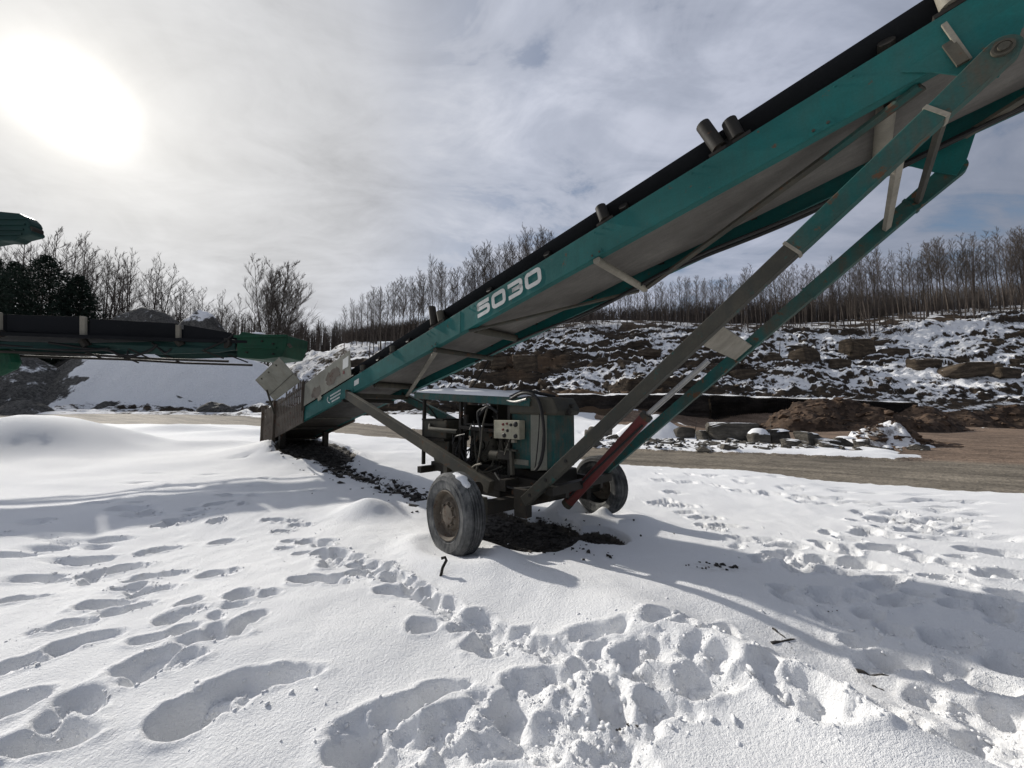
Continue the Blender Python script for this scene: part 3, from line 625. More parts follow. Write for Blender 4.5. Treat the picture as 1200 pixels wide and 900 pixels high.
# telescoping sleeves, cross plate and cylinder
mp = PV+LD*(TL*.43)
b = MB(); b.bar(mp+Vector((0, -.67, -.02)), mp+Vector((0, .67, -.02)), .23, .05, LN); part(b, 'cross_plate', 'pale', bevel=.004)
for t, w in ((.115, .055), (.06, .04)):
    c_ = PV+LD*(TL*t); b = MB(); b.bar(c_+Vector((0, -.68, -.03)), c_+Vector((0, .68, -.03)), w, .04, LN); part(b, 'cross_plate', 'pale' if t > .1 else 'grime', bevel=.003)
c0, c1, c2 = Vector((.16, 0, .40)), Vector((1.27, 0, 1.57)), Vector((1.96, 0, 2.16))
dd = (c1-c0).normalized()
b = MB(); b.tube([c0, c1-dd*.03], .069, 24); cyl = part(b, 'hydraulic_cylinder', 'red', smooth=True)
b = MB(); b.tube([c1-dd*.03, c1+dd*.03], .074, 24); b.tube([c0-dd*.02, c0+dd*.05], .073, 24); part(b, 'gland', 'grime', cyl, smooth=True)
b = MB(); b.tube([c1+dd*.03, c2], .030, 18); part(b, 'rod', 'chrome', cyl, smooth=True)
b = MB(); b.tube([c1+Vector((0, -.1, -.1)), c0+dd*.6+Vector((0, -.11, 0)), c0+dd*.1+Vector((0, -.1, .02))], .014, 8); part(b, 'hose', 'black', cyl, smooth=True)
b = MB(); b.bar(Vector((3.66, -.675, 4.20)), Vector((3.75, -.675, 3.88)), .026, .018, (0, 1, 0)); part(b, 'bracket', 'pale'); b = MB(); b.bar(Vector((3.67, -.67, 4.06)), Vector((3.72, -.70, 3.86)), .055, .018, (0, 1, 0)); part(b, 'bracket', 'grime')
# struts from the tail end of the frame down to the axle
for s in (-1, 1):
    b = MB(); b.bar((-4.88, s*.70, zb(-4.88)-.01), (-.55, s*.72, .63), .10, .17, NV)
    part(b, 'strut', 'teal_dirty' if s > 0 else 'grime', bevel=.006)
    brace((-4.88, s*.675, zb(-4.88)+.1), (-4.88, s*.675, zb(-4.88)-.08), .16, .03, 'strut_plate', 'teal_dirty', (1, 0, 0))
    b = MB(); b.bar((-1.5, s*.70, .9), (-1.5, s*.70, .02), .09, .09, (1, 0, 0)); part(b, 'prop_post', 'grime')
# axle and chassis
wn, wf = Vector((-.42, -1.45, .45)), Vector((-.06, 1.28, .45))
ad_ = (wf-wn).normalized()
b = MB(); b.bar(wn+ad_*.1, wf-ad_*.1, .15, .15); part(b, 'axle', 'dark_grime', bevel=.006)
for s in (-1, 1):
    b = MB(); b.bar((-2.25, s*.42, .74), (.45, s*.42, .66), .07, .14); part(b, 'chassis_rail', 'dark_grime', bevel=.004)
    b = MB(); b.bar((-.02, s*.70, .34), (-.02, s*.70, .68), .12, .19, (1, 0, 0)); part(b, 'leg_shoe', 'dark_grime', bevel=.005)
for x in (-2.2, -1.3, -.35, .4):
    b = MB(); b.bar((x, -.72, .70), (x, .72, .70), .1, .1); part(b, 'chassis_crossmember', 'dark_grime')
b = MB(); b.tube([(-.62, -.95, .62), (-.58, -.95, .62)], .11, 18); b.tube([(-.64, -.95, .62), (-.56, -.95, .62)], .035, 10); part(b, 'winch_wheel', 'dark_grime', smooth=True)
b = MB(); b.bar((-.35, -1.15, .30), (-.35, -1.15, .60), .18, .16); part(b, 'axle_bracket', 'grime', bevel=.01)
def wheel(c, s, yaw):
    """s = side that faces out along y"""
    ax = Vector((math.sin(yaw)*0+ad_.x*s, ad_.y*s, 0)).normalized()
    Rr, w = .475, .27
    pr = [(.275, -.10), (.285, -.115), (.30, -.12), (.306, -.127), (.314, -.125), (.36, -.138), (.385, -.139), (.388, -.144), (.396, -.144), (.399, -.138), (.43, -.128), (.436, -.128), (.445, -.115)]
    tr = [(.462, -.10), (.468, -.09)]
    g = []
    for k in range(5):
        y0 = -.085+k*.034
        g += [(.472, y0), (.472, y0+.024), (.452, y0+.026), (.452, y0+.032)] if k < 4 else [(.472, y0), (.472, y0+.03)]
    prof = pr+tr+g+[(.468, .09), (.462, .10)]+[(r_, -t) for r_, t in pr[::-1]]
    b = MB(); b.lathe(prof, 84, ax, c)
    for i, (r_, t) in enumerate(prof):                        # notched shoulders of the tread
        if .085 < abs(t) < .118 and r_ > .44:
            for k in range(0, 84, 2): v = Vector(b.v[i*84+k]); ctr = c+ax*t; b.v[i*84+k] = tuple(ctr+(v-ctr)*.978)
    ty = part(b, 'tyre', 'rubber', smooth=True)
    b = MB(); b.lathe([(.285, -.10), (.285, .118), (.272, .125), (.262, .112), (.25, .08), (.235, .045), (.19, .035), (.165, .055), (.15, .075), (.11, .078), (.105, .10), (.06, .105), (.001, .105), (.001, -.1)], 40, ax, c, closed=False)
    rm = part(b, 'rim', 'rim', ty, smooth=True)
    a = ax.cross(Vector((0, 0, 1))).normalized()
    b = MB()
    for k in range(8):
        t = 2*math.pi*k/8; p = c+ax*.076+(a*math.cos(t)+Vector((0, 0, 1))*math.sin(t))*.128
        b.lathe([(.001, -.01), (.017, -.01), (.017, .02), (.010, .022), (.010, .035), (.001, .035)], 6, ax, p)
    part(b, 'lug_nut', 'rim', ty)
    return ty, ax
near_tyre, nax = wheel(wn, -1, 0); far_tyre, _ = wheel(wf, 1, 0)
# snow lying on the near tyre
b = MB(); vs = []
na = nax.cross(Vector((0, 0, 1))).normalized()
ts = np.linspace(.78, 1.5, 14)
for t in ts:
    for k, yy in enumerate((-.10, -.05, .0, .06, .10)):
        e = max(0, math.sin(math.pi*(t-.78)/.72))**.5*(1+.2*math.sin(t*23)) if .78 < t < 1.5 else 0
        r_ = .470+.028*e*(1-(yy/.115)**2)+(.0 if e else -.02)
        sg = -1 if na.x < 0 else 1
        vs.append(wn+nax*(yy*.62*e+.035)+(na*sg*math.cos(t)+Vector((0, 0, 1))*math.sin(t))*r_)
b.add(vs, [(i*5+j, i*5+j+1, (i+1)*5+j+1, (i+1)*5+j) for i in range(13) for j in range(4)]); part(b, 'snow_cap', 'snow', near_tyre, smooth=True)
# ---- power unit
PY0, PY1 = -.50, .45
zr = lambda x: 1.765-.066*(x+.1)
b = MB(); sgn_prism(b, [(-2.62, zr(-2.62)+.045), (-.02, zr(-.02)+.045), (-.02, zr(-.02)), (-2.62, zr(-2.62))], PY0-.06, PY1+.05)
b.bar((-2.62, PY0-.06, zr(-2.62)-.02), (-.02, PY0-.06, zr(-.02)-.02), .012, .09)
can = part(b, 'canopy', 'teal_grimy', bevel=.004)
nx_, ny_ = 46, 16; b = MB(); vs = []
for i in range(nx_+1):
    for j in range(ny_+1):
        x = -2.6+2.3*i/nx_; y = PY0-.05+(PY1-PY0+.08)*j/ny_
        e = min(1, 7*min(i/nx_, 1-i/nx_, .14))*min(1, 5*min(j/ny_, 1-j/ny_, .2)); e = max(e, 0)**.35
        vs.append((x, y, zr(x)+.044+e*(.095+.03*float(fbm(x, y, 3, 3)))))
b.add(vs, [(i*(ny_+1)+j, (i+1)*(ny_+1)+j, (i+1)*(ny_+1)+j+1, i*(ny_+1)+j+1) for i in range(nx_) for j in range(ny_)]); part(b, 'snow_cap', 'snow', can, smooth=True)
for p0, p1 in [((x, y, .75), (x, y, zr(x))) for x in (-2.4, -1.44, -.42) for y in (PY0, PY1-.02)]+[((-1.44, PY0-.005, 1.40), (-.62, PY0-.005, 1.36)), ((-1.44, PY0-.005, 1.82), (-.42, PY0-.005, 1.76))]:
    b = MB(); b.bar(p0, p1, .05, .05); part(b, 'canopy_post' if abs(p0[0]-p1[0]) < .1 else 'canopy_rail', 'dark_grime', bevel=.004)
b = MB(); b.box((-1.40, PY0+.02, 1.43), (-.70, PY1, 1.46)); b.box((-1.40, PY1-.03, 1.46), (-.7, PY1-.01, 1.75)); b.box((-.72, PY0+.05, 1.46), (-.70, PY1-.04, 1.74)); b.box((-1.41, PY0+.05, 1.46), (-1.39, PY1-.04, 1.74)); part(b, 'air_box', 'dark_grime')
b = MB(); b.tube([(-1.1, 0, 1.47), (-1.1, 0, 1.66)], .10, 18); part(b, 'air_filter', 'dark_grime', smooth=True)
# hydraulic tank with its cover
b = MB(); sgn_prism(b, [(-.42, .86), (.32, .92), (.32, 1.66), (-.42, 1.72)], PY0+.01, PY0+.47)
tank = part(b, 'hydraulic_tank', 'teal_grimy', bevel=.03)
b = MB(); sgn_prism(b, [(-.06, .87), (.20, .90), (.20, 1.665), (-.06, 1.69)], PY0+.004, PY0+.012); sgn_prism(b, [(-.395, .93), (-.10, .93), (-.10, 1.0), (-.395, 1.0)], PY0+.004, PY0+.012); part(b, 'worn_panel', 'grey_paint', tank, bevel=.003)
b = MB(); sgn_prism(b, [(-.42, 1.60), (.36, 1.58), (.40, 1.64), (.30, 1.81), (-.1, 1.835), (-.42, 1.80)], PY0-.03, PY0+.50); part(b, 'rubber_cover', 'grime', tank, bevel=.03)
b = MB(); b.tube([(.36, PY0+.2, 1.62), (.42, PY0+.2, 1.62)], .04, 10); b.tube([(.36, PY0+.3, 1.7), (.40, PY0+.3, 1.7)], .03, 10); part(b, 'port', 'dark_grime', tank, smooth=True)
# control box
b = MB(); b.box((-.60, PY0-.13, 1.27), (-.14, PY0-.012, 1.515)); cb = part(b, 'control_box', 'cream', bevel=.006)
for x, z, r_ in ((-.42, 1.46, .018), (-.35, 1.47, .015), (-.28, 1.455, .02), (-.20, 1.465, .036), (-.42, 1.39, .016), (-.34, 1.38, .02), (-.40, 1.315, .030), (-.20, 1.312, .030)):
    b = MB(); b.lathe([(.001, 0), (r_, 0), (r_, .012), (r_*.7, .02), (.001, .02)], 14, (0, -1, 0), (x, PY0-.13, z)); part(b, 'gauge' if r_ > .025 else 'knob', 'black' if r_ > .019 else 'red', cb, smooth=True)
b = MB(); b.bar((-.30, PY0-.05, 1.26), (-.30, PY0-.05, 1.22), .06, .05); b.tube([(-.36, PY0-.07, 1.27), (-.40, PY0-.09, 1.15), (-.47, PY0-.06, 1.05)], .006, 6); part(b, 'cable', 'pale', cb)
b = MB(); b.bar((-.32, PY0-.08, 1.14), (-.30, PY0-.08, .80), .05, .04); b.bar((-.42, PY0-.08, 1.13), (-.22, PY0-.08, 1.12), .05, .02); part(b, 'box_stand', 'grime')
# engine: block, fan housing, pulleys
b = MB(); b.box((-1.50, -.25, .86), (-.72, .25, 1.38)); b.box((-1.30, -.34, .95), (-.85, -.25, 1.30)); b.tube([(-1.3, -.1, 1.38), (-.85, -.1, 1.38)], .07, 12)
eng = part(b, 'engine', 'dark_grime', bevel=.02)
b = MB(); b.box((-1.55, -.36, .50), (-.62, .30, .86)); b.box((-1.3, -.30, .38), (-.8, .25, .50)); part(b, 'dark_filler_mid', 'dark_grime', bevel=.02)  # dark blocks added below the engine so bright snow does not show through
b = MB(); b.box((-.58, -.30, .46), (.10, .36, .84)); part(b, 'dark_filler_head', 'dark_grime', bevel=.02)  # added dark block, closes the bright gap by the axle
b = MB(); b.box((-2.2, -.30, .52), (-1.62, .36, .80)); part(b, 'dark_filler_tail', 'dark_grime', bevel=.015)  # added filler keeping the tail end of the underside dark
b = MB(); b.box((-1.62, .30, .78), (-.45, .44, 1.78)); part(b, 'engine_shroud', 'dark_grime', bevel=.01)
fx, fz = -1.10, 1.13
b = MB(); b.lathe([(.10, -.40), (.12, -.415), (.135, -.40), (.20, -.385), (.25, -.36), (.265, -.33), (.255, -.25), (.1, -.25)], 28, (0, 1, 0), (fx, 0, fz)); part(b, 'fan_housing', 'grime', eng, smooth=True)
for k in range(12):
    t = 2*math.pi*k/12; p = Vector((fx+.235*math.cos(t), -.375, fz+.235*math.sin(t)))
    b = MB(); b.tube([p, p+Vector((0, -.022, 0))], .014, 6); part(b, 'bolt', 'dark_grime', eng)
for k in range(9):
    t = 2*math.pi*k/9; u = Vector((math.cos(t), 0, math.sin(t))); b = MB(); b.bar(Vector((fx, -.33, fz))+u*.03, Vector((fx, -.345, fz))+u*.2, .07, .008, (.3, 1, 0)); part(b, 'fan_blade', 'dark_grime', eng)
b = MB(); b.lathe([(.001, -.38), (.05, -.38), (.05, -.33), (.001, -.33)], 14, (0, 1, 0), (fx, 0, fz)); part(b, 'fan_hub', 'grime', eng, smooth=True)
# battery box / small tank at the left end, exhaust and pipes
b = MB(); b.box((-2.40, PY0-.02, 1.20), (-1.78, -.02, 1.50)); part(b, 'battery_box', 'grime', bevel=.02)
b = MB(); b.box((-2.44, PY0-.04, 1.16), (-1.80, .0, 1.20)); b.box((-2.43, PY0-.03, 1.49), (-1.85, -.01, 1.52)); part(b, 'box_lid', 'dark_grime', bevel=.004)
b = MB(); sgn_prism(b, [(-2.28, 1.16), (-1.75, 1.16), (-1.78, .80), (-2.12, .80)], PY0+.02, -.1); part(b, 'pump_housing', 'grime', bevel=.01)
b = MB(); b.tube([(-2.15, PY0-.05, 1.42), (-2.1, PY0-.10, 1.36), (-1.7, PY0-.10, 1.34), (-1.45, PY0-.06, 1.33)], .035, 10); part(b, 'exhaust_pipe', 'grime', smooth=True)
def hose(pts, r_, mat='black'):
    P_ = [Vector(p) for p in pts]; out = []
    for i in range(len(P_)-1):
        a, b_, c_, d_ = P_[max(i-1, 0)], P_[i], P_[i+1], P_[min(i+2, len(P_)-1)]
        for k in range(6):
            t = k/6; out.append(.5*((2*b_)+(c_-a)*t+(2*a-5*b_+4*c_-d_)*t*t+(3*b_-a-3*c_+d_)*t**3))
    out.append(P_[-1]); b = MB(); b.tube(out, r_, 8); return part(b, 'hose', mat, smooth=True)
y = PY0
hose([(-.85, y-.08, 1.68), (-.95, y-.10, 1.62), (-.93, y-.09, 1.45), (-.88, y-.1, 1.35), (-.9, y-.1, 1.0), (-.95, y-.12, .80)], .020)
hose([(-.75, y-.1, 1.70), (-.80, y-.14, 1.45), (-.82, y-.15, 1.2), (-.84, y-.2, .9), (-.86, y-.25, .62)], .013, 'grime')
hose([(-.60, y-.05, 1.62), (-.75, y-.1, 1.70), (-.92, y-.08, 1.60), (-1.0, y-.05, 1.52)], .022)
hose([(-.35, y-.06, 1.80), (-.1, y-.09, 1.87), (.12, y-.09, 1.80), (.20, y-.08, 1.55), (.21, y-.07, 1.25), (.17, y-.08, 1.02), (.10, y-.1, .9)], .022)
hose([(-.4, y-.02, 1.83), (-.15, y-.0, 1.90), (.05, y+.1, 1.86), (.2, y+.2, 1.82)], .020)
hose([(-.42, y-.05, 1.78), (-.25, y-.08, 1.76), (-.05, y-.09, 1.79)], .018, 'chrome')
hose([(.14, y-.06, 1.6), (.12, y-.08, 1.2), (.09, y-.1, .9)], .007)
hose([(-1.25, y-.1, .80), (-1.05, y-.17, .80), (-.9, y-.2, .88), (-.75, y-.22, .92)], .014, 'pale')
hose([(-1.35, y-.05, 1.25), (-1.42, y-.1, 1.05), (-1.38, y-.12, .85), (-1.3, y-.12, .75)], .012)
hose([(-1.6, y-.02, 1.3), (-1.5, y-.1, 1.15), (-1.45, y-.1, 1.25), (-1.2, y-.12, 1.3)], .012)
hose([(-.6, y-.1, .8), (-.45, y-.15, .72), (-.2, y-.2, .66), (.1, y-.15, .7)], .016)
hose([(-2.4, .2, 1.35), (-3.0, .5, 1.55), (-3.4, .62, 1.4), (-3.9, .66, 1.75), (-4.6, .62, 2.0)], .018)
hose([(-2.2, .3, 1.60), (-2.7, .5, 1.75), (-3.3, .6, 1.95), (-3.0, .64, 2.3)], .010)
er = random.Random(31)
for k in range(16):                                           # tangle of thin hoses and wires in the engine bay
    x0, x1 = er.uniform(-1.5, -.5), er.uniform(-1.4, -.3); z0, z1 = er.uniform(.75, 1.6), er.uniform(.7, 1.5); yy = y+er.uniform(-.04, .1)
    hose([(x0, yy, z0), ((x0+x1)/2+er.uniform(-.1, .1), yy-er.uniform(.0, .09), min(z0, z1)-er.uniform(0, .15)), (x1, yy+.05, z1)], er.choice((.006, .010, .014)), er.choice(('black', 'black', 'dark_grime', 'grime')))
for x, z, r_, hh in ((-.62, 1.20, .045, .2), (-.50, 1.18, .04, .17), (-1.38, 1.45, .05, .22), (-1.62, 1.0, .06, .25)):
    b = MB(); b.tube([(x, y+.06, z-hh/2), (x, y+.06, z+hh/2)], r_, 14); b.tube([(x, y+.06, z+hh/2), (x, y+.06, z+hh/2+.03)], r_*1.15, 14); part(b, 'filter_canister', 'dark_grime', smooth=True)
b = MB(); b.tube([(-.78, y+.02, 1.02), (-.62, y+.02, 1.02)], .075, 18); part(b, 'alternator', 'grime', smooth=True)
b = MB(); b.box((-.60, y-.06, .98), (-.34, y+.02, 1.10)); vb = part(b, 'valve_bank', 'dark_grime', bevel=.008)
for k in range(4):
    b = MB(); b.tube([(-.57+.065*k, y-.04, 1.10), (-.57+.065*k, y-.09, 1.22+.01*(k % 2))], .006, 6); part(b, 'lever', 'grime', vb)
for k in range(7):
    b = MB(); b.bar((-1.40, y-.012, .90+.03*k), (-1.62, y-.012, .90+.03*k), .012, .012); part(b, 'guard_bar', 'dark_grime')
b = MB(); b.box((.03, PY0-.0015, 1.42), (.15, PY0+.004, 1.52)); part(b, 'worn_plate', 'grey_paint', tank)
# ---- hopper and tail guard
for s in (-1, 1):
    b = MB(); sgn_prism(b, [(-7.33, zt(-7.33)+.0), (-4.70, zt(-4.70)+.0), (-4.76, zt(-4.76)+.03), (-4.86, 2.96), (-7.30, 2.36)], s*.70, s*.688)
    hb_ = part(b, 'hopper_side', 'grey_paint', bevel=.002)
    if s < 0:
        hop = hb_
        def patch_(cx, cz, rx, rz, mat, seed):
            r_ = random.Random(seed); n = 22
            b = MB(); b.prism([(cx+rx*math.cos(t)*(1+.25*r_.uniform(-1, 1)), -.7005, cz+rz*math.sin(t)*(1+.3*r_.uniform(-1, 1))+.225*rx*math.cos(t)) for t in np.linspace(0, 2*math.pi, n, endpoint=False)], (0, -.003, 0)); part(b, 'torn_patch', mat, hb_)
        patch_(-5.65, 2.46, .36, .16, 'rust_sheet', 3); patch_(-6.55, 2.12, .26, .14, 'rust_sheet', 4); patch_(-6.35, 1.98, .12, .07, 'pale', 8)
        b = MB(); b.prism([(-5.16, -.7005, 2.56), (-4.90, -.7005, 2.61), (-4.90, -.7005, 2.84), (-5.16, -.7005, 2.78)], (0, -.003, 0)); part(b, 'sticker', 'white', hb_)
        b = MB(); b.box((-5.14, -.706, 2.46), (-5.06, -.701, 2.53)); part(b, 'sticker', 'red', hb_)
    b = MB(); n = 26
    for k in range(n):                                        # ribbed guard of narrow upright strips
        x0 = -10.62+(3.25)*k/n; x1 = x0+3.25/n*.86
        sgn_prism(b, [(x0, zb(x0)-.06), (x1, zb(x1)-.06), (x1, zt(x1)+.14), (x0, zt(x0)+.14)], s*.662, s*.685)
        if k < n:
            t = (random.Random(k).uniform(.58, .76)); sgn_prism(b, [(x0, zt(x0)+.14), (x1-.03, zt(x1)+.14), (x1-.03, zt(x1)+t), (x0, zt(x0)+t)], s*.668, s*.680)
    b.bar((-10.6, s*.66, zt(-10.6)+.14), (-7.4, s*.66, zt(-7.4)+.14), .02, .06); b.bar((-10.6, s*.66, zt(-10.6)+.55), (-7.4, s*.66, zt(-7.4)+.55), .02, .05)
    gd = part(b, 'tail_guard', 'rust_sheet'); gd['kind'] = 'stuff'
    for x, z0, z1 in ((-10.66, .66, 1.85), (-9.52, .70, 1.99), (-7.38, zt(-7.4)-.1, 2.44)):
        b = MB(); b.bar((x, s*.705, z0), (x, s*.705, z1), .08, .03, (1, 0, 0)); part(b, 'guard_post', 'rust_sheet')
    b = MB(); b.bar((-9.14, s*.60, zb(-9.1)), (-9.14, s*.60, .42), .14, .14, (1, 0, 0)); b.box((-9.4, s*.6-.16, .38), (-8.9, s*.6+.16, .44)); part(b, 'tail_foot', 'dark_grime')
b = MB(); b.bar((-10.55, -.64, zb(-10.5)+.7), (-10.55, .64, zb(-10.5)+.7), .04, .62, (0, 0, 1)); part(b, 'tail_guard', 'rust_sheet')
fo = Vector((0, -.52, .58)); D_, C_ = Vector((-9.6, -.70, 1.98)), Vector((-7.62, -.70, 2.44)); nrm = fo.cross(C_-D_).normalized()*.012
A_, B_ = D_+fo, C_+fo
b = MB(); b.prism([D_, C_, B_, A_], nrm); fl_ = part(b, 'hopper_flap', 'grey_paint', bevel=.002)
for t in (.2, .5, .8):
    p = A_.lerp(B_, t)-fo*.12; b = MB(); b.tube([p-nrm*1.5, p+nrm*1.5], .025, 8); part(b, 'bolt', 'grime', fl_)
b = MB(); b.bar(D_+fo*.28-nrm*.6, C_+fo*.34-nrm*.6, .02, .012, fo); part(b, 'weld_seam', 'grime', fl_)
b = MB(); b.bar((-9.3, -.78, 1.6), (-9.3, -1.0, 2.28), .05, .04); part(b, 'flap_stay', 'grime', fl_)
b = MB(); sgn_prism(b, [(-10.4, zb(-10.4)+.0), (-5.2, zb(-5.2)+.0), (-5.2, zb(-5.2)+.02), (-10.4, zb(-10.4)+.02)], -.54, .54); part(b, 'tail_tray', 'dark_grime')
b = MB(); b.bar((-11.2, -.85, .50), (-8.9, -.62, .50), .24, .05); tag(b.build('plank', M['wood']), 'weathered grey plank lying under the tail end of the conveyor', 'plank'); bpy.data.objects['plank'].location = ORG; bpy.data.objects['plank'].rotation_euler = (0, 0, RZ)
for x in (-4.78, -1.95, 1.02, 3.0):
    b = MB(); sgn_prism(b, [(x-.09, zb(x-.09)+.004), (x+.09, zb(x+.09)+.004), (x+.06, zb(x+.06)+.075), (x-.06, zb(x-.06)+.075)], -.6505, -.657); part(b, 'node_plate', 'teal', near_beam)
    for dx in (-.045, .045):
        b = MB(); b.lathe([(.001, 0), (.012, 0), (.012, .008), (.001, .008)], 6, (0, -1, 0), (x+dx, -.657, zb(x+dx)+.04)); part(b, 'bolt', 'grime', near_beam)
for x in np.arange(-4.2, 3.4, 1.05):
    for dx in (-.05, .05):
        b = MB(); b.lathe([(.001, 0), (.010, 0), (.010, .007), (.001, .007)], 6, (0, -1, 0), (x+dx, -.65, zt(x+dx)-.04)); part(b, 'bolt', 'teal', near_beam)
b = MB(); sgn_prism(b, [(-1.32, zb(-1.32)+.002), (-1.30, zb(-1.30)+.002), (-1.30, zt(-1.30)-.002), (-1.32, zt(-1.32)-.002)], -.6505, -.655); part(b, 'weld_seam', 'teal', near_beam)
# ---- lettering on the near beam: 5030, wide and forward-leaning
def glyph(polys, x0, w, h, hole=None):
    pass
def rrect(x0, z0, x1, z1, r, n=5):
    out = []
    for cx_, cz_, a0 in ((x1-r, z1-r, 0), (x0+r, z1-r, 90), (x0+r, z0+r, 180), (x1-r, z0+r, 270)):
        out += [(cx_+r*math.cos(R(a0+90*k/n)), cz_+r*math.sin(R(a0+90*k/n))) for k in range(n+1)]
    return out
def stroke_poly(pts, wd):
    """thick polyline outline (mitred) in glyph units"""
    L_, R_ = [], []
    for i, p in enumerate(pts):
        p = Vector(p); a = (p-Vector(pts[i-1])).normalized() if i else None; c_ = (Vector(pts[i+1])-p).normalized() if i < len(pts)-1 else None
        d = (a+c_).normalized() if a and c_ else (a or c_); n_ = Vector((-d.y, d.x)); k = 1/max(.5, n_.dot(Vector((-(a or c_).y, (a or c_).x))))
        L_.append(p+n_*wd/2*k); R_.append(p-n_*wd/2*k)
    return L_, R_
def rounded(pts, r, n=4):
    out = [Vector(pts[0])]
    for i in range(1, len(pts)-1):
        p = Vector(pts[i]); a = (Vector(pts[i-1])-p).normalized(); c_ = (Vector(pts[i+1])-p).normalized()
        for k in range(n+1):
            t = k/n; q0 = p+a*r*(1-t); q1 = p+c_*r*t; out.append(q0.lerp(q1, t))
    out.append(Vector(pts[-1])); return out
def number(text, x0, hgt, wid, gap, sw, origin_z):
    h, w = hgt, wid; s = sw/2
    G = {'5': [[(w-.01, h-s), (s, h-s), (s, h*.55), (w-s, h*.55), (w-s, s), (.01, s)]],
         '3': [[(.01, h-s), (w-s, h-s), (w-s, h*.5+.001), (w*.3, h*.5)], [(w*.3, h*.5), (w-s, h*.5), (w-s, s), (.01, s)]],
         '0': [[(w*.5, h-s), (s, h-s), (s, s), (w-s, s), (w-s, h-s), (w*.5, h-s)]]}
    for i, ch in enumerate(text):
        b = MB(); gx0 = x0+i*(wid+gap)
        for pl_ in G[ch]:
            Ls, Rs = stroke_poly(rounded(pl_, .045 if ch == '0' else .035), sw)
            n = len(Ls)
            def tow(p): return Vector((gx0+p[0]-.12*p[1], -.6515, 0))+Vector((0, 0, origin_z+SL*(gx0+p[0]-.12*p[1])+p[1]*1.04))
            vs = [tow(p) for p in Ls]+[tow(p) for p in Rs]; vs += [v+Vector((0, -.002, 0)) for v in vs]
            fs = []
            for k in range(n-1): fs += [(2*n+k, 2*n+k+1, 3*n+k+1, 3*n+k), (k, k+1, 2*n+k+1, 2*n+k), (n+k, n+k+1, 3*n+k+1, 3*n+k)]
            b.add(vs, fs)
        part(b, 'numeral', 'white', near_beam)
number('5030', -.92, .215, .265, .04, .055, 3.187)
b = MB()                                                     # small faded maker's transfer: three short lines and a swoosh
for k, (x0, x1) in enumerate(((-5.86, -5.34), (-5.86, -5.38), (-5.78, -5.42))):
    x = x0; r_ = random.Random(k)
    while x < x1:
        w = r_.uniform(.03, .07); z = 2.03-.075*k+SL*(x+5.6)+.02
        b.prism([(x, -.6515, z), (x+w, -.6515, z+SL*w), (x+w, -.6515, z+SL*w+.035), (x, -.6515, z+.035)], (0, -.001, 0)); x += w+.015
part(b, 'maker_lettering', 'white', near_beam)
b = MB(); b.tube([(-5.98, -.652, 1.99), (-6.02, -.652, 1.93), (-5.96, -.652, 1.87), (-5.86, -.652, 1.85)], .012, 6); part(b, 'maker_emblem', 'white', near_beam)
b = MB(); b.prism([(-4.70, -.6515, 2.18), (-4.50, -.6515, 2.225), (-4.50, -.6515, 2.335), (-4.70, -.6515, 2.29)], (0, -.002, 0)); part(b, 'sticker', 'white', near_beam)
#@@REST
# ------------------------------------------------------------------ green conveyors of the plant on the left
def atl(px, py, YL=lambda px: 9.3+.0075*px): return at(px, py, YL(px))
rt = atl(337, 410)
pc = empty('discharge_conveyor', (rt.x, rt.y, rt.z), 'dark green level conveyor with black side skirts and hoses behind the hopper', 'conveyor')
def pp(mb, name, mat, parent=pc, **k):
    mb.v = [tuple(Vector(v)-Vector((rt.x, rt.y, rt.z))) for v in mb.v]; return mb.build(name, M[mat], parent, **k)
BK = Vector((.12, .99, 0))
for (x0, t0, b0, x1, t1, b1) in ((-60, 366.5, 385, 6, 368.6, 388), (8, 368.6, 388, 96, 371, 392), (105, 373.5, 394, 207, 379, 396.5), (215, 380.5, 397, 271, 390, 401)):
    b = MB(); b.prism([atl(x0, b0), atl(x1, b1), atl(x1, t1), atl(x0, t0)], BK*.03); pp(b, 'side_skirt', 'belt', bevel=.004)
    b = MB(); b.prism([p+BK*.95 for p in (atl(x0, b0), atl(x1, b1), atl(x1, t1), atl(x0, t0))], BK*.03); pp(b, 'side_skirt', 'belt')
b = MB(); b.prism([atl(-60, 391), atl(290, 402), atl(290, 399), atl(-60, 387)], BK*.95); pp(b, 'belt', 'belt')
for x, y0, y1, w in ((3.5, 366, 388, 5), (101, 371, 398, 6.5), (211.5, 381, 397, 5)):
    b = MB(); b.prism([atl(x-w/2, y1)-BK*.03, atl(x+w/2, y1)-BK*.03, atl(x+w/2, y0+1)-BK*.03, atl(x-w/2, y0)-BK*.03], -BK*.06); br_ = pp(b, 'skirt_bracket', 'pale', bevel=.01)
    b = MB(); b.tube([atl(x-2, y1+1)-BK*.05, atl(x+3, y1+8)-BK*.03], .10, 8); pp(b, 'idler_mount', 'dark_grime')
for dy in (0, .9):
    b = MB()
    b.prism([p+BK*dy for p in (atl(-60, 408), atl(140, 409), atl(150, 414), atl(190, 415), atl(255, 413), atl(275, 410), atl(275, 402), atl(190, 400), atl(150, 401), atl(100, 402), atl(-60, 399))], BK*.05); pp(b, 'truss_beam', 'greenteal', bevel=.006)
    b = MB(); b.tube([atl(-60, 410)+BK*dy, atl(100, 415.5)+BK*dy, atl(180, 420.5)+BK*dy, atl(268, 423.5)+BK*dy], .035, 8); pp(b, 'lower_pipe', 'dark_grime', smooth=True)
    for x0, x1 in ((90, 120), (150, 175), (230, 262)): b = MB(); b.bar(atl(x0, 408)+BK*dy, atl(x1, 420)+BK*dy, .04, .04); pp(b, 'truss_web', 'dark_grime')
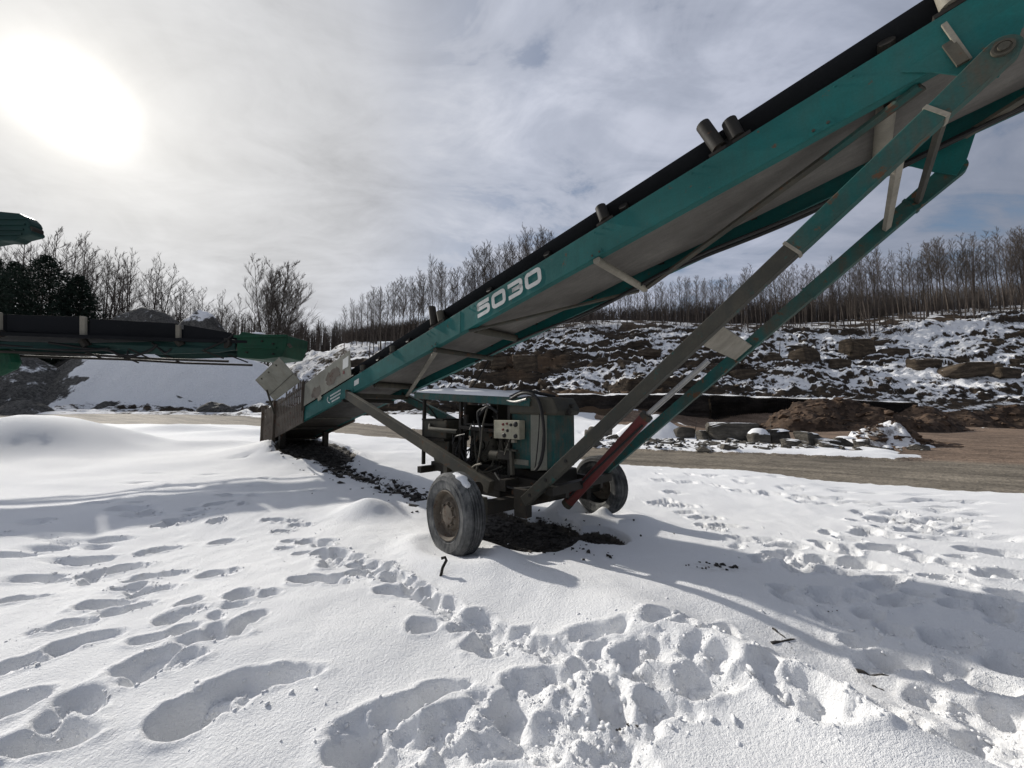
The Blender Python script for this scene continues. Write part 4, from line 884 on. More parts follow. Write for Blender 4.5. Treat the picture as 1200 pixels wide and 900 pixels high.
for pts_, r_ in (([(60, 402), (100, 408), (130, 411), (142, 416), (160, 417), (178, 411), (186, 404)], .035), ([(180, 402), (190, 410), (196, 414), (203, 409)], .025), ([(-40, 401), (30, 407), (95, 411), (130, 409)], .04), ([(240, 411), (256, 404), (268, 398), (276, 391)], .03), ([(120, 408), (136, 413), (150, 420), (152, 411)], .02)):
    P_ = [atl(*p)-BK*.05 for p in pts_]; out = []
    for i in range(len(P_)-1):
        a, b_, c_, d_ = P_[max(i-1, 0)], P_[i], P_[i+1], P_[min(i+2, len(P_)-1)]
        for k in range(5):
            t = k/5; out.append(.5*((2*b_)+(c_-a)*t+(2*a-5*b_+4*c_-d_)*t*t+(3*b_-a-3*c_+d_)*t**3))
    b = MB(); b.tube(out+[P_[-1]], r_, 8); pp(b, 'hose', 'black', smooth=True)
b = MB(); b.prism([atl(278, 419), atl(306, 421), atl(330, 418), atl(336, 404), atl(337, 393), atl(300, 391), atl(284, 388.5), atl(277, 394)], BK*1.0); hd = pp(b, 'head_box', 'green', bevel=.02)
b = MB(); b.prism([atl(276, 396)-BK*.02, atl(337, 395)-BK*.02, atl(338, 392.5)-BK*.02, atl(276, 393)-BK*.02], -BK*.05); b.prism([atl(282, 408)-BK*.01, atl(325, 409)-BK*.01, atl(325, 406.5)-BK*.01, atl(282, 406)-BK*.01], -BK*.04); pp(b, 'head_rib', 'green', hd, bevel=.004)
for x, y in ((321, 403), (321, 415), (290, 413), (308, 400)): b = MB(); b.tube([atl(x, y), atl(x, y)-BK*.06], .025, 8); pp(b, 'bolt', 'dark_grime', hd)
b = MB(); vs = []
for i in range(13):
    for j in range(7):
        e = math.sin(math.pi*i/12)*math.sin(math.pi*j/6); p = atl(287+17*i/12, 391-.0)+BK*(.02+.5*j/6); vs.append(p+Vector((0, 0, -.03+.13*max(e, 0)**.5)))
b.add(vs, [(i*7+j, i*7+j+1, (i+1)*7+j+1, (i+1)*7+j) for i in range(12) for j in range(6)]); pp(b, 'snow_cap', 'snow', hd, smooth=True)
b = MB(); b.tube([atl(264, 402)-BK*.02, atl(264, 402)+BK*.95], .16, 16); pp(b, 'drive_drum', 'dark_grime', smooth=True)
b = MB(); b.tube([atl(338, 403), atl(341, 407)], .05, 8); pp(b, 'lamp', 'grime')
# the body of the plant it belongs to, mostly outside the picture
b = MB(); b.prism([atl(-190, 445), atl(-10, 440), atl(8, 432), atl(13, 424), atl(9, 412), atl(0, 406), atl(-190, 400)], BK*.25); pp(b, 'plant_hood', 'green', bevel=.08)
for x in (-190, -120):
    for d in (.1, 1.1):
        p = atl(x, 440)+BK*d; b = MB(); b.bar(p, (p.x, p.y, terr1(p.x, p.y)-.1), .16, .16, (1, 0, 0)); pp(b, 'plant_leg', 'dark_grime')
# second, higher conveyor head reaching in at the top left
YU = lambda px: 10.5+.004*px
uo = at(0, 265, 10.5)
uc = empty('stacking_conveyor', (uo.x, uo.y, uo.z), 'dark green conveyor head with rounded hood high at the left edge against the sky', 'conveyor')
def pu(mb, name, mat, parent=uc, **k):
    mb.v = [tuple(Vector(v)-Vector((uo.x, uo.y, uo.z))) for v in mb.v]; return mb.build(name, M[mat], parent, **k)
au = lambda x, y: at(x, y, YU(x))
b = MB(); b.prism([au(-90, 296), au(0, 281.5), au(15, 282), au(21, 278), au(36, 274.5), au(38, 272), au(34, 266), au(35, 262), au(33, 258), au(28, 253), au(21, 249.5), au(0, 247.5), au(-90, 252)], BK*.3); hd2 = pu(b, 'head_hood', 'greenteal', bevel=.03)
for k, (y0, y1) in enumerate(((254, 256), (261, 262.5), (268, 268.5), (275, 274))):
    b = MB(); b.bar(au(-60, y0+2)-BK*.015, au(32-2*k, y1+.5)-BK*.015, .03, .05); pu(b, 'hood_rib', 'greenteal', hd2)
b = MB(); b.tube([au(33, 268)+BK*.03, au(33, 268)+BK*.28], .10, 14); pu(b, 'head_drum', 'dark_grime', smooth=True)
b = MB(); p = au(-90, 274); q = Vector((p.x-7, p.y+1.5, 2.0)); b.bar(p+BK*.45, q, .9, .6); pu(b, 'conveyor_frame', 'greenteal')
b = MB(); p2 = p.lerp(q, .35); b.bar(p2, (p2.x, p2.y, terr1(p2.x, p2.y)-.1), .2, .2, (1, 0, 0)); b.bar(q, (q.x, q.y, terr1(q.x, q.y)-.1), .3, .3, (1, 0, 0)); pu(b, 'support_leg', 'dark_grime')

# ------------------------------------------------------------------ stockpiles
def pile(name, cx, cy, rx, ry, h, label, cat='gravel pile', snowf=None, mat='pile', n=110, p=1.3, rot=0, crest=None, rough=.06, sink=.6):
    u = np.linspace(-1.25, 1.25, n); A, B = np.meshgrid(u, u)
    d = np.sqrt(A*A+B*B); ang_ = np.arctan2(B, A)
    dd_ = d*(1+.10*fbm(np.cos(ang_)*2+cx, np.sin(ang_)*2+cy, .8, 3))
    prof = np.clip(1-dd_**p, -.4, 1) if crest is None else np.clip((1-dd_)/crest, -.4, 1)
    prof = np.where(prof > .86, .86+(prof-.86)*.5, prof)
    ca, sa = math.cos(rot), math.sin(rot)
    X = A*rx*ca-B*ry*sa; Y = A*rx*sa+B*ry*ca
    zz_ = h*prof*(1+rough*fbm(X+cx, Y+cy, .25, 4))+.25*rough/.06*.5*fbm(X+cx, Y+cy, .5, 4)*ss(0, .2, prof)+.10*h*fbm(X+cx, Y+cy, .12, 3)*np.clip(prof, 0, 1)+.10*fbm(X+cx, Y+cy, 1.1, 3)
    zc = terr1(cx, cy)
    Zt = terr(X+cx, Y+cy)-zc+zz_-sink
    sn = snowf(X+cx, Y+cy, prof, ang_) if snowf else np.zeros_like(X)
    o = grid_mesh(name, X, Y, Zt, M[mat], dict(snow=sn)); o.location = (cx, cy, zc); tag(o, label, cat); return o
c = at(200, 470, 47)
pile('snowy_stockpile', c.x-1, 47, 20, 8.5, 8.6, 'broad stockpile under smooth white snow behind the green conveyor', 'gravel pile',
     lambda X, Y, p, a: .80-.75*ss(-47, -53, X)-sum(k_*np.exp(-(((X-at(a_, b_, d_).x)/rx_)**2+((Y-d_)/ry_)**2)) for a_, b_, d_, rx_, ry_, k_ in ((120, 452, 39.5, 3.0, .35, .5), (75, 462, 38.6, 2.2, .3, .55), (95, 430, 41.5, 1.2, .3, .5), (210, 440, 40.5, 2.5, .15, .35), (60, 445, 40.5, 3, 1, .35)))-.35*(1-ss(.05, .16, p)), crest=.62, n=170, rough=.07)
c = at(10, 470, 44); pile('bare_stockpile', c.x, 43, 12.0, 6, 9.0, 'dark bare gravel slope at the left edge below the conveyor', 'gravel pile', lambda X, Y, p, a: .22+.2*ss(-35, -44, X))
c = at(172, 380, 66); pile('gravel_stockpile', c.x-1, 66, 17, 9, 17.2, 'dark grey gravel peak with flat top behind the snowy pile', 'gravel pile', lambda X, Y, p, a: .28+.12*p)
c = at(232, 380, 62); pile('gravel_stockpile', c.x, 62, 9.5, 7, 15.6, 'gravel peak with snow on its right shoulder beside the flat dark peak', 'gravel pile', lambda X, Y, p, a: .22+.30*ss(.78, .86, p)+.16*ss(.3, .8, np.cos(a))*ss(.4, .8, p))
for px, py, Y, rx, h, lb in ((252, 477, 36.5, 2.1, .95, 'small dark gravel heap at the right foot of the snowy stockpile'), (24, 474, 34.5, 2.6, 1.35, 'small dark gravel heap at the left foot of the snowy stockpile'), (128, 450, 39.3, 1.8, 1.3, 'dark gravel spill showing through the snowy stockpile slope')):
    c = at(px, py, Y); pile('gravel_heap', c.x, Y, rx, rx*.7, h, lb, 'gravel pile', lambda X, Y, p, a: .34*np.ones_like(X), n=40, rough=.3, sink=.15)
# brown dirt mound before the quarry face
c = at(985, 500, 29); dm = pile('dirt_mound', c.x+1.5, 29.5, 8.6, 3.2, 2.6, 'brown dirt and rubble mound in front of the dark rock face', 'dirt mound', mat='dirt', n=120, rough=.5, p=1.1, sink=.3)
c = at(1180, 500, 31); dm2 = pile('dirt_mound', c.x, 31.5, 14, 2.4, 1.6, 'long low brown dirt bank right of the taller mound', 'dirt mound', mat='dirt', n=130, rough=.5, p=1.2, sink=.3)
c = at(1060, 520, 18); dm3 = pile('rubble_heap', c.x, 18.5, 2.6, 1.0, .5, 'low heap of dark rubble with snow beside the gravel road', 'rubble heap', lambda X, Y, p, a: .30+.26*(np.cos(a) < .3), mat='dirt', n=70, rough=.6, sink=.12)

# ------------------------------------------------------------------ drilled rock face along the foot of the quarry hill
def rock_face(px0, px1, Y0, Y1, top, bot, name, label, drill=True):
    n = int(abs(px1-px0)*1.3); m = 14; vs = []; P0 = at(px0, bot, Y0)
    for i in range(n+1):
        t = i/n; px = px0+(px1-px0)*t; Y = Y0+(Y1-Y0)*t
        g = .10*(1 if (i % 3) else -1.2) if drill else 0
        zt_ = at(px, top(px), Y).z; zb_ = at(px, bot, Y).z-.6
        for j in range(m+1):
            q = j/m; z = zb_+(zt_-zb_)*q
            off = g+.35*float(fbm(px*.06, z, .9, 3))-.25*q*(1-q)+(.18 if 5 < j < 9 else 0)*float(fbm(px*.02, j, .3, 2))
            x = (px-600)/FPX*Y; vs.append(Vector((x, Y+off, z)))
        for j in range(1, 8): vs.append(Vector(((px-600)/FPX*Y, Y+.3*j, zt_+.03*j+.05*float(fbm(px*.05, j, .4, 2)))))
    k = m+8; mb = MB(); mb.add([v-P0 for v in vs], [(i*k+j, (i+1)*k+j, (i+1)*k+j+1, i*k+j+1) for i in range(n) for j in range(k-1)])
    o = mb.build(name, M['drillrock']); o.location = P0; tag(o, label, 'rock face')
rock_face(832, 1075, 34.4, 33.6, lambda p: 463.5+.035*(p-832)+1.5*float(fbm(p, 7., .04, 3)), 500, 'rock_face', 'dark drilled rock face with snowy top edge behind the brown mound')
rock_face(655, 830, 35.2, 34.6, lambda p: 463+1.6*float(fbm(p, 3., .05, 3)), 492, 'rock_face', 'brown layered rock face seen behind the engine and the legs', False)

# ------------------------------------------------------------------ boulders
def rock_mesh(seed, sx=1, sy=.8, sz=.55, flat=.52):
    r_ = random.Random(seed); bm = bmesh.new(); pts_ = []
    for k in range(26):
        v = Vector((r_.gauss(0, 1), r_.gauss(0, 1), r_.gauss(0, 1))).normalized()
        v = Vector((max(-flat, min(flat, v.x))/flat*sx*.5, max(-flat, min(flat, v.y))/flat*sy*.5, max(-flat, min(flat, v.z))/flat*sz*.5)); pts_.append(v*r_.uniform(.88, 1.06))
    for p in pts_: bm.verts.new(p)
    bmesh.ops.convex_hull(bm, input=bm.verts[:], use_existing_faces=False)
    for v in [v for v in bm.verts if not v.link_faces]: bm.verts.remove(v)
    bmesh.ops.bevel(bm, geom=bm.edges[:], offset=.025*min(sx, sy, sz)*2, segments=1, affect='EDGES')
    me = bpy.data.meshes.new('boulder'); bm.to_mesh(me); bm.free(); return me
def boulder(px, py, Y, w, h, label, mat, seed, zf=None, dep=.8, group=None, snowcap=None, name='boulder'):
    p = at(px, py, Y); ww, hh = w*Y/FPX, h*Y/FPX*1.55
    me = rock_mesh(seed, ww, ww*dep, hh); me.materials.append(M[mat]); o = bpy.data.objects.new(name, me); C.objects.link(o)
    o.location = p+Vector((0, 0, -.08*hh)); o.rotation_euler = (random.Random(seed).uniform(-.1, .1), random.Random(seed+1).uniform(-.12, .12), random.Random(seed+2).uniform(-.5, .5))
    if zf: o.location.z = zf(p.x, p.y)+hh*.22
    tag(o, label, 'boulder', group)
    if snowcap:
        b = MB(); n = 14; vs = []
        r_ = random.Random(seed+9)
        for i in range(6):
            for k in range(n):
                t = 2*math.pi*k/n; rr = (1-i/5)*.47; 
                vs.append((ww*rr*math.cos(t)*(1+.1*r_.uniform(-1, 1)), ww*dep*rr*math.sin(t)*(1+.1*r_.uniform(-1, 1)), hh*.38+snowcap*(1-(1-i/5)**3)))
        b.add(vs, [(i*n+k, i*n+(k+1) % n, (i+1)*n+(k+1) % n, (i+1)*n+k) for i in range(5) for k in range(n)]); b.build('snow_cap', M['snow'], o, smooth=True)
    return o
floor_z = lambda x, y: zground(x, y) if y < 40 else zhill(x, y)
for i, (px, py, Y, w, h, lb, cap) in enumerate([
    (856, 513, 20.5, 52, 17, 'largest dark slab boulder lying in the snow beside the gravel road', .16),
    (912, 516, 19.5, 27, 15, 'squarish grey boulder with flat snow cap beside the gravel road', .15),
    (948, 519, 18.5, 25, 15, 'upright grey block with thin snow cap left of the long tilted slab', .10),
    (990, 517, 18, 22, 11, 'small dark boulder with rounded snow cap beside the tilted slab', .13),
    (968, 521, 18, 26, 9, 'dark tilted slab leaning against the grey block by the road', 0),
    (889, 522, 19, 24, 11, 'boulder buried under a round hood of snow by the road', .28),
    (702, 498, 24, 26, 9, 'flat slab with thick snow right of the engine', .18),
    (800, 511, 21.5, 20, 10, 'dark angular boulder at the left of the snowy drift by the road', .05),
    (826, 517, 20.5, 16, 9, 'small dark rock just left of the largest slab boulder', .0),
    (1010, 526, 17, 14, 8, 'little stone with snow at the front of the rubble heap', .08),
    (930, 528, 17.5, 22, 6, 'thin flat stone at the road edge below the grey block', .07),
    (768, 505, 23, 14, 10, 'dark stone seen just right of the red cylinder', .06),
    (692, 507, 22, 14, 9, 'dark stone below the flat slab right of the engine', .0),
    (1040, 529, 16.5, 12, 5, 'small snow covered stone at the right end of the rubble', .1)]):
    boulder(px, py, Y, w, h, lb, 'grey_boulder', 100+i*7, floor_z, snowcap=cap)
# snow drift by the rocks
b = MB(); vs = []; dc = at(780, 505, 22.6); n = 40
for i in range(n+1):
    for j in range(n+1):
        a, q = i/n*2-1, j/n*2-1; e = max(0, 1-(a*a+q*q)); x, y = dc.x+3.4*a, dc.y+1.5*q
        vs.append((x-dc.x, y-dc.y, floor_z(x, y)-dc.z+1.0*e**1.2*(1+.5*float(fbm(x, y, .7, 3)))*(1.1-.5*a)-.12))
b.add(vs, [(i*(n+1)+j, (i+1)*(n+1)+j, (i+1)*(n+1)+j+1, i*(n+1)+j+1) for i in range(n) for j in range(n)])
o = b.build('snow_drift', M['snow'], smooth=True); o.location = dc; tag(o, 'rounded white snow drift between the legs and the slab boulders', 'snow drift')
hillb = [(941, 418, 50.5, 40, 15, 'big brown block on the middle terrace of the quarry hill'), (1003, 409, 52.5, 38, 18, 'broad brown boulder right of the big brown block on the hill'), (1044, 411, 51.5, 36, 12, 'pale tan slanting boulder on the hill, right of the broad brown one'),
         (984, 428, 48, 24, 9, 'dark low rock below the broad brown boulder'), (1085, 437, 46, 36, 13, 'dark brown ledge rock under the pale slanting boulder'), (905, 424, 49, 24, 11, 'brown rock left of the big brown block on the hill'),
         (1165, 408, 53, 22, 8, 'dark rock on the upper snowy slope at the right edge'), (1130, 452, 43, 50, 13, 'wide dark rock outcrop low on the right of the hill'), (1175, 452, 43, 36, 10, 'dark outcrop rock low at the far right of the hill'),
         (870, 447, 44, 30, 9, 'dark rock above the drilled face beside the leg'), (1020, 392, 57, 40, 5, 'flat slab on the crest of the quarry hill'), (930, 400, 55, 26, 7, 'thin slab below the crest near the upper trees'),
         (616, 424, 48, 34, 20, 'brown bare outcrop showing below the conveyor frame'), (585, 432, 48, 22, 11, 'small brown outcrop left of the larger one under the conveyor'), (700, 425, 49, 26, 12, 'dark rock in the snow slope right of the brown outcrop'), (760, 412, 52, 34, 9, 'dark flat ledge rock behind the raised leg'), (735, 440, 46, 24, 9, 'dark rock low in the snow slope behind the engine'), (1190, 430, 48, 20, 8, 'small dark rock at the right edge of the picture')]
for i, (px, py, Y, w, h, lb) in enumerate(hillb):
    w *= .8; h *= .85
    p = at(px, py, Y); boulder(px, py, Y, w, h, lb, 'boulder', 300+i*11, lambda x, y: zhill(x, y)+.1, dep=.7)
# many smaller rocks scattered on terraces and yard: joined
def scatter(name, pts_s, mat, label, cat, seed=3, shapes=6, flat=.6):
    protos = []
    for k in range(shapes):
        r_ = random.Random(seed*31+k); bm = bmesh.new()
        for q in range(9): bm.verts.new(Vector((r_.uniform(-1, 1), r_.uniform(-1, 1), r_.uniform(-1, 1))).normalized()*r_.uniform(.8, 1.1))
        bmesh.ops.convex_hull(bm, input=bm.verts[:], use_existing_faces=False)
        for v in [v for v in bm.verts if not v.link_faces]: bm.verts.remove(v)
        bm.verts.index_update(); protos.append((np.array([v.co[:] for v in bm.verts]), [tuple(v.index for v in f.verts) for f in bm.faces])); bm.free()
    V, F, o_ = [], [], 0; r_ = random.Random(seed)
    for (x, y, z, s) in pts_s:
        v, f = protos[r_.randrange(shapes)]; a = r_.uniform(0, 6.28); ca, sa = math.cos(a), math.sin(a)
        q = v*np.array([s*r_.uniform(.7, 1.2), s*r_.uniform(.6, 1), s*flat*r_.uniform(.7, 1.2)])
        V.append(np.stack([q[:, 0]*ca-q[:, 1]*sa+x, q[:, 0]*sa+q[:, 1]*ca+y, q[:, 2]+z], -1)); F += [tuple(i+o_ for i in t) for t in f]; o_ += len(v)
    me = bpy.data.meshes.new(name); me.from_pydata(np.concatenate(V), [], F); me.materials.append(M[mat]); o = bpy.data.objects.new(name, me); C.objects.link(o)
    return tag(o, label, cat, kind='stuff')
r_ = random.Random(21)
pts_s = []
for k in range(2600):
    x = r_.uniform(-28, 80); y = r_.uniform(35, 62)
    if fbm(x, y, .16, 3) < -.02: continue
    pts_s.append((x, y, zhill(x, y), min(1.1, .16*r_.paretovariate(1.9))))
scatter('hill_rubble', pts_s, 'boulder', 'broken stones strewn over the snowy quarry terraces', 'stones', 4)
pts_s = []
for k in range(1500):
    px = r_.uniform(690, 1075); py_ = r_.gauss(523, 7); 
    Y = r_.uniform(16.5, 24); x = (px-600)/FPX*Y
    if not (np.interp(x, *FAR) < Y < np.interp(x, *FAR)+4.5): continue
    pts_s.append((x, Y, floor_z(x, Y)+.02, min(.5, .06*r_.paretovariate(1.7))))
scatter('yard_rubble', pts_s, 'grey_boulder', 'broken stones half under snow along the far road edge', 'stones', 5)
# brown rubble on the dirt mounds
for dmo, cx, cy, rx, ry, nn_ in ((dm, dm.location.x, dm.location.y, 7.4, 3.4, 1500), (dm2, dm2.location.x, dm2.location.y, 14.5, 2.6, 1500), (dm3, dm3.location.x, dm3.location.y, 2.4, 1.1, 350)):
    me = dmo.data; co = np.empty(len(me.vertices)*3, np.float32); me.vertices.foreach_get('co', co); co = co.reshape(-1, 3)
    idx = [r_.randrange(len(co)) for _ in range(nn_)]
    ps = []
    for i in idx:
        x, y, z = co[i]
        if abs(x) > rx or abs(y) > ry: continue
        ps.append((x, y, z+.01, min(.42, .075*r_.paretovariate(1.8))))
    o = scatter('rubble', ps, 'brownstone', None, None, 6); o.parent = dmo
# gravel below the machine and spilled under the belt
ps = []
for k in range(5200):
    if k < 1800: x, y = r_.gauss(-.25, .55), r_.gauss(-.1, .5)
    elif k < 3000: x, y = r_.gauss(-8.3, .7), r_.gauss(0, .45)
    else: x, y = r_.uniform(-8.8, -2.3), r_.gauss(0, .42)
    w_ = locw(x, y); i = min(np.searchsorted(gx, w_.x), len(gx)-1); j = min(np.searchsorted(gy, w_.y), len(gy)-1)
    s = snow[j, i]
    if s > .72 and r_.random() < .93: continue
    ps.append((w_.x, w_.y, zground(w_.x, w_.y)+.005, min(.11, .016*r_.paretovariate(1.6)) if k > 1800 else min(.07, .012*r_.paretovariate(1.6))))
scatter('spilled_gravel', ps, 'darkstone', 'dark gravel spilled on the snow below the belt and around the wheels', 'gravel', 8)
# crumbs of snow kicked out of the prints
ps = []
for (x, y, L, Wd) in prints_w:
    if y > 6.5: continue
    for k in range(int(34*L/.15)):
        a = r_.uniform(0, 6.28); d = abs(r_.gauss(1.15, .25)); xx = x+math.cos(a)*L*d; yy = y+math.sin(a)*Wd*d
        ps.append((xx, yy, zground(xx, yy)+.002, min(.022, .0038*r_.paretovariate(1.9))))
for (px, py, sx_, sy_, n_) in ((740, 790, 110, 40, 900), (690, 840, 70, 30, 500), (830, 790, 60, 30, 400), (1030, 830, 90, 40, 400), (265, 815, 40, 15, 120), (470, 850, 50, 20, 120), (560, 870, 40, 20, 150)):
    for k in range(n_):
        g = ground_pt(px+r_.gauss(0, sx_), py+r_.gauss(0, sy_))
        if g.y > .9 and r_.random() < .2: ps.append((g.x, g.y, zground(g.x, g.y)-.002, min(.040, .0055*r_.paretovariate(1.6))))
for k in range(900):
    x = r_.uniform(-4, 4.5); y = r_.uniform(1.1, 5.5); ps.append((x, y, zground(x, y)+.001, min(.02, .003*r_.paretovariate(1.8))))
so_ = scatter('snow_crumbs', ps, 'snow', 'small crumbs and clods of snow around the footprints', 'snow crumbs', 9, flat=.8); so_.data.polygons.foreach_set('use_smooth', [True]*len(so_.data.polygons))
# dark clods and sticks in the snow
def stick(px0, py0, px1, py1, r0, name, label, cat, mat='darkstone', lift=.01, mid=None):
    P_ = []
    n = 5
    for i in range(n+1):
        t = i/n; g = ground_pt(px0+(px1-px0)*t, py0+(py1-py0)*t); z = zground(g.x, g.y)
        P_.append(Vector((g.x, g.y, z-.002+.004*math.sin(i*2.1))))
    mb = MB(); mb.tube([p-P_[0] for p in P_], r0*.75, 7, r0*.3); o = mb.build(name, M[mat]); o.location = P_[0]; tag(o, label, cat)
stick(905, 727, 921, 735, .014, 'stick', 'short dark stick above the longer one on the shaded snow', 'stick')
stick(903, 738, 931, 735, .018, 'stick', 'longer dark stick lying on the shaded snow right of the bank', 'stick')
stick(1002, 760, 1040, 766, .022, 'stick', 'thick dark stick at the top of the snow ridge lower right', 'stick')
stick(1020, 771, 1035, 776, .012, 'stick', 'thin dark twig under the thick stick lower right', 'stick')
ps = []
for (px, py, n_, sp, sz) in ((845, 659, 26, .07, .022), (820, 662, 8, .05, .015), (730, 838, 8, .025, .010), (834, 813, 5, .02, .009), (928, 742, 6, .05, .008), (1183, 772, 5, .03, .01), (970, 714, 6, .06, .008), (280, 528, 8, .12, .05)):
    g = ground_pt(px, py)
    for k in range(n_):
        x, y = g.x+r_.gauss(0, sp*1.6), g.y+r_.gauss(0, sp*.6); ps.append((x, y, zground(x, y)+.005, sz*r_.uniform(.5, 1.4)))
scatter('dark_clods', ps, 'darkstone', 'dark clods of earth poking through the trodden snow', 'clods', 12)
g = ground_pt(513, 686); g.z = zground(g.x, g.y); t_ = at(524, 655, g.y+.06)
mb = MB(); up = t_-g
mb.tube([Vector((0, 0, -.12)), up*.5, up*.92, up*1.0+Vector((-.02, .0, .015)), up+Vector((-.055, .0, .005))], .014, 10)
o = mb.build('metal_rod', M['dark_grime'], smooth=True); o.location = g; tag(o, 'bent dark metal rod sticking out of the snow in front of the near wheel', 'rod')

# ------------------------------------------------------------------ trees
def tree_mesh(seed, h, fork=.35, spread=.35, nprim=26, stems=1, lean=0, trunk_r=.13, sec=5, twn=4, tw=.012):
    """bare deciduous tree: (trunk, crown) arrays"""
    r_ = random.Random(seed); TV, TF, CV, CF = [], [], [], []
    def tube(V, F, pts_, r0, r1, n):
        o_ = len(V); m = len(pts_)
        for i, p in enumerate(pts_):
            d = (pts_[min(i+1, m-1)]-pts_[max(i-1, 0)]).normalized(); a = d.cross(Vector((.31, .95, .1))).normalized(); b_ = d.cross(a); rr = r0+(r1-r0)*i/(m-1)
            for k in range(n): t = 2*math.pi*k/n; V.append(p+a*math.cos(t)*rr+b_*math.sin(t)*rr)
        F += [(o_+i*n+k, o_+i*n+(k+1) % n, o_+(i+1)*n+(k+1) % n, o_+(i+1)*n+k) for i in range(m-1) for k in range(n)]
    UPV = Vector((0, 0, 1)); lean0 = lean
    for st in range(stems):
        hh = h*r_.uniform(.8, 1) if st else h
        azs = st*2.4+r_.uniform(-.4, .4); lean = lean0*(0 if st == 0 and stems > 3 else 1)
        dx, dy = (math.cos(azs)*lean*r_.uniform(.4, 1.2), math.sin(azs)*lean*r_.uniform(.4, 1.2)) if stems > 1 else (r_.gauss(0, .025), r_.gauss(0, .025))
        b0 = Vector((math.cos(azs)*.25, math.sin(azs)*.25, 0)) if stems > 1 else Vector((0, 0, 0))
        ph = r_.uniform(0, 6); tp = []
        for i in range(9):
            t = i/8; tp.append(b0+Vector((dx*hh*t**.9+.008*h*math.sin(ph+4*t), dy*hh*t**.9+.008*h*math.cos(ph*1.3+5*t), hh*t-.4*(i == 0))))
        rr = trunk_r*(.75 if st else 1)
        tube(TV, TF, tp, rr, .012, 5)
        def tpos(t): f = t*8; i = min(int(f), 7); return tp[i].lerp(tp[i+1], f-i)
        np_ = nprim if stems == 1 else max(9, nprim//2)
        for k in range(np_):
            t = fork+(1-fork)*((k+r_.random()*.8)/np_)**.9; p = tpos(min(t, .99)); az = k*2.4+r_.uniform(-.6, .6)
            ln = h*spread*(1.06-t)**.55*r_.uniform(.55, 1.1); el = r_.uniform(.60, 1.15)
            d = Vector((math.cos(az)*math.cos(el), math.sin(az)*math.cos(el), math.sin(el)))
            bp = [p]; dd_ = d.copy()
            for i in range(3): dd_ = (dd_+Vector((r_.gauss(0, .07), r_.gauss(0, .07), .16))).normalized(); bp.append(bp[-1]+dd_*ln/3)
            tube(CV, CF, bp, max(.02, rr*.36*(1.15-t)), .008, 3)
            for s_ in range(sec):
                u = .2+.8*(s_+r_.random())/sec; f = min(u*3, 2.99); q = bp[int(f)].lerp(bp[int(f)+1], f-int(f)); a2 = r_.uniform(0, 6.28)
                d2 = (dd_+Vector((math.cos(a2), math.sin(a2), .15))*.55).normalized(); l2 = ln*r_.uniform(.3, .55)
                q3 = q+d2*l2*.5; q4 = q3+(d2+UPV*.3).normalized()*l2*.5
                tube(CV, CF, [q, q3, q4], .014, .006, 3)
                for w_ in range(twn):
                    v = .2+.8*r_.random(); e = q.lerp(q3, v*2) if v < .5 else q3.lerp(q4, v*2-1); a3 = r_.uniform(0, 6.28); d3 = (d2+Vector((math.cos(a3), math.sin(a3), .35))*.6).normalized()
                    o_ = len(CV); sd = d3.cross(Vector((.3, .5, .8))).normalized()*tw; s2 = d3.cross(sd).normalized()*tw
                    CV += [e-sd, e+sd, e+s2, e+d3*l2*r_.uniform(.35, .75)]; CF += [(o_, o_+1, o_+3), (o_+1, o_+2, o_+3), (o_+2, o_, o_+3)]
    out = []
    for nm, V, F, mt in (('trunk', TV, TF, 'bark'), ('crown', CV, CF, 'twig')):
        me = bpy.data.meshes.new(nm); me.from_pydata(V, [], F); me.materials.append(M[mt]); out.append(me)
    return out
protos = {}
def proto(kind, i):
    if (kind, i) not in protos:
        if kind == 'forest': protos[kind, i] = tree_mesh(500+i, 16, .30+.06*(i % 3), .25, 34, trunk_r=.14, sec=7, twn=6, tw=.011)
        elif kind == 'pole': protos[kind, i] = tree_mesh(700+i, 15, .40, .17, 24, trunk_r=.10, sec=6, twn=5, tw=.011)
        elif kind == 'open': protos[kind, i] = tree_mesh(600+i, 13, .16, .30, 36, stems=2, lean=.08, trunk_r=.12, sec=5, twn=6, tw=.011)
        elif kind == 'clump': protos[kind, i] = tree_mesh(800+i, 13, .14, .32, 44, stems=8, lean=.20, trunk_r=.13, sec=8, twn=7, tw=.012)
    return protos[kind, i]
def tree(kind, i, x, y, z, s, label, group, r_):
    t = empty('bare_tree', (x, y, z), label, 'tree', group, r_.uniform(0, 6.28)); t.scale = (s*r_.uniform(.8, 1.25), s*r_.uniform(.8, 1.25), s*r_.uniform(.94, 1.06)); t.rotation_euler = (r_.gauss(0, .035), r_.gauss(0, .035), r_.uniform(0, 6.28))
    for me, nm in zip(proto(kind, i), ('trunk', 'crown')):
        o = bpy.data.objects.new(nm, me); C.objects.link(o); o.parent = t
r_ = random.Random(77)
def top_right(px): return np.interp(px, [640, 700, 780, 850, 950, 1050, 1130, 1200, 1260], [325, 335, 328, 318, 304, 292, 276, 268, 268])
def zone(px):
    return 'below the uphill end of the belt' if px < 770 else 'left of where the raised legs cross it' if px < 900 else 'just right of the raised legs' if px < 1040 else 'toward the right edge of the picture'
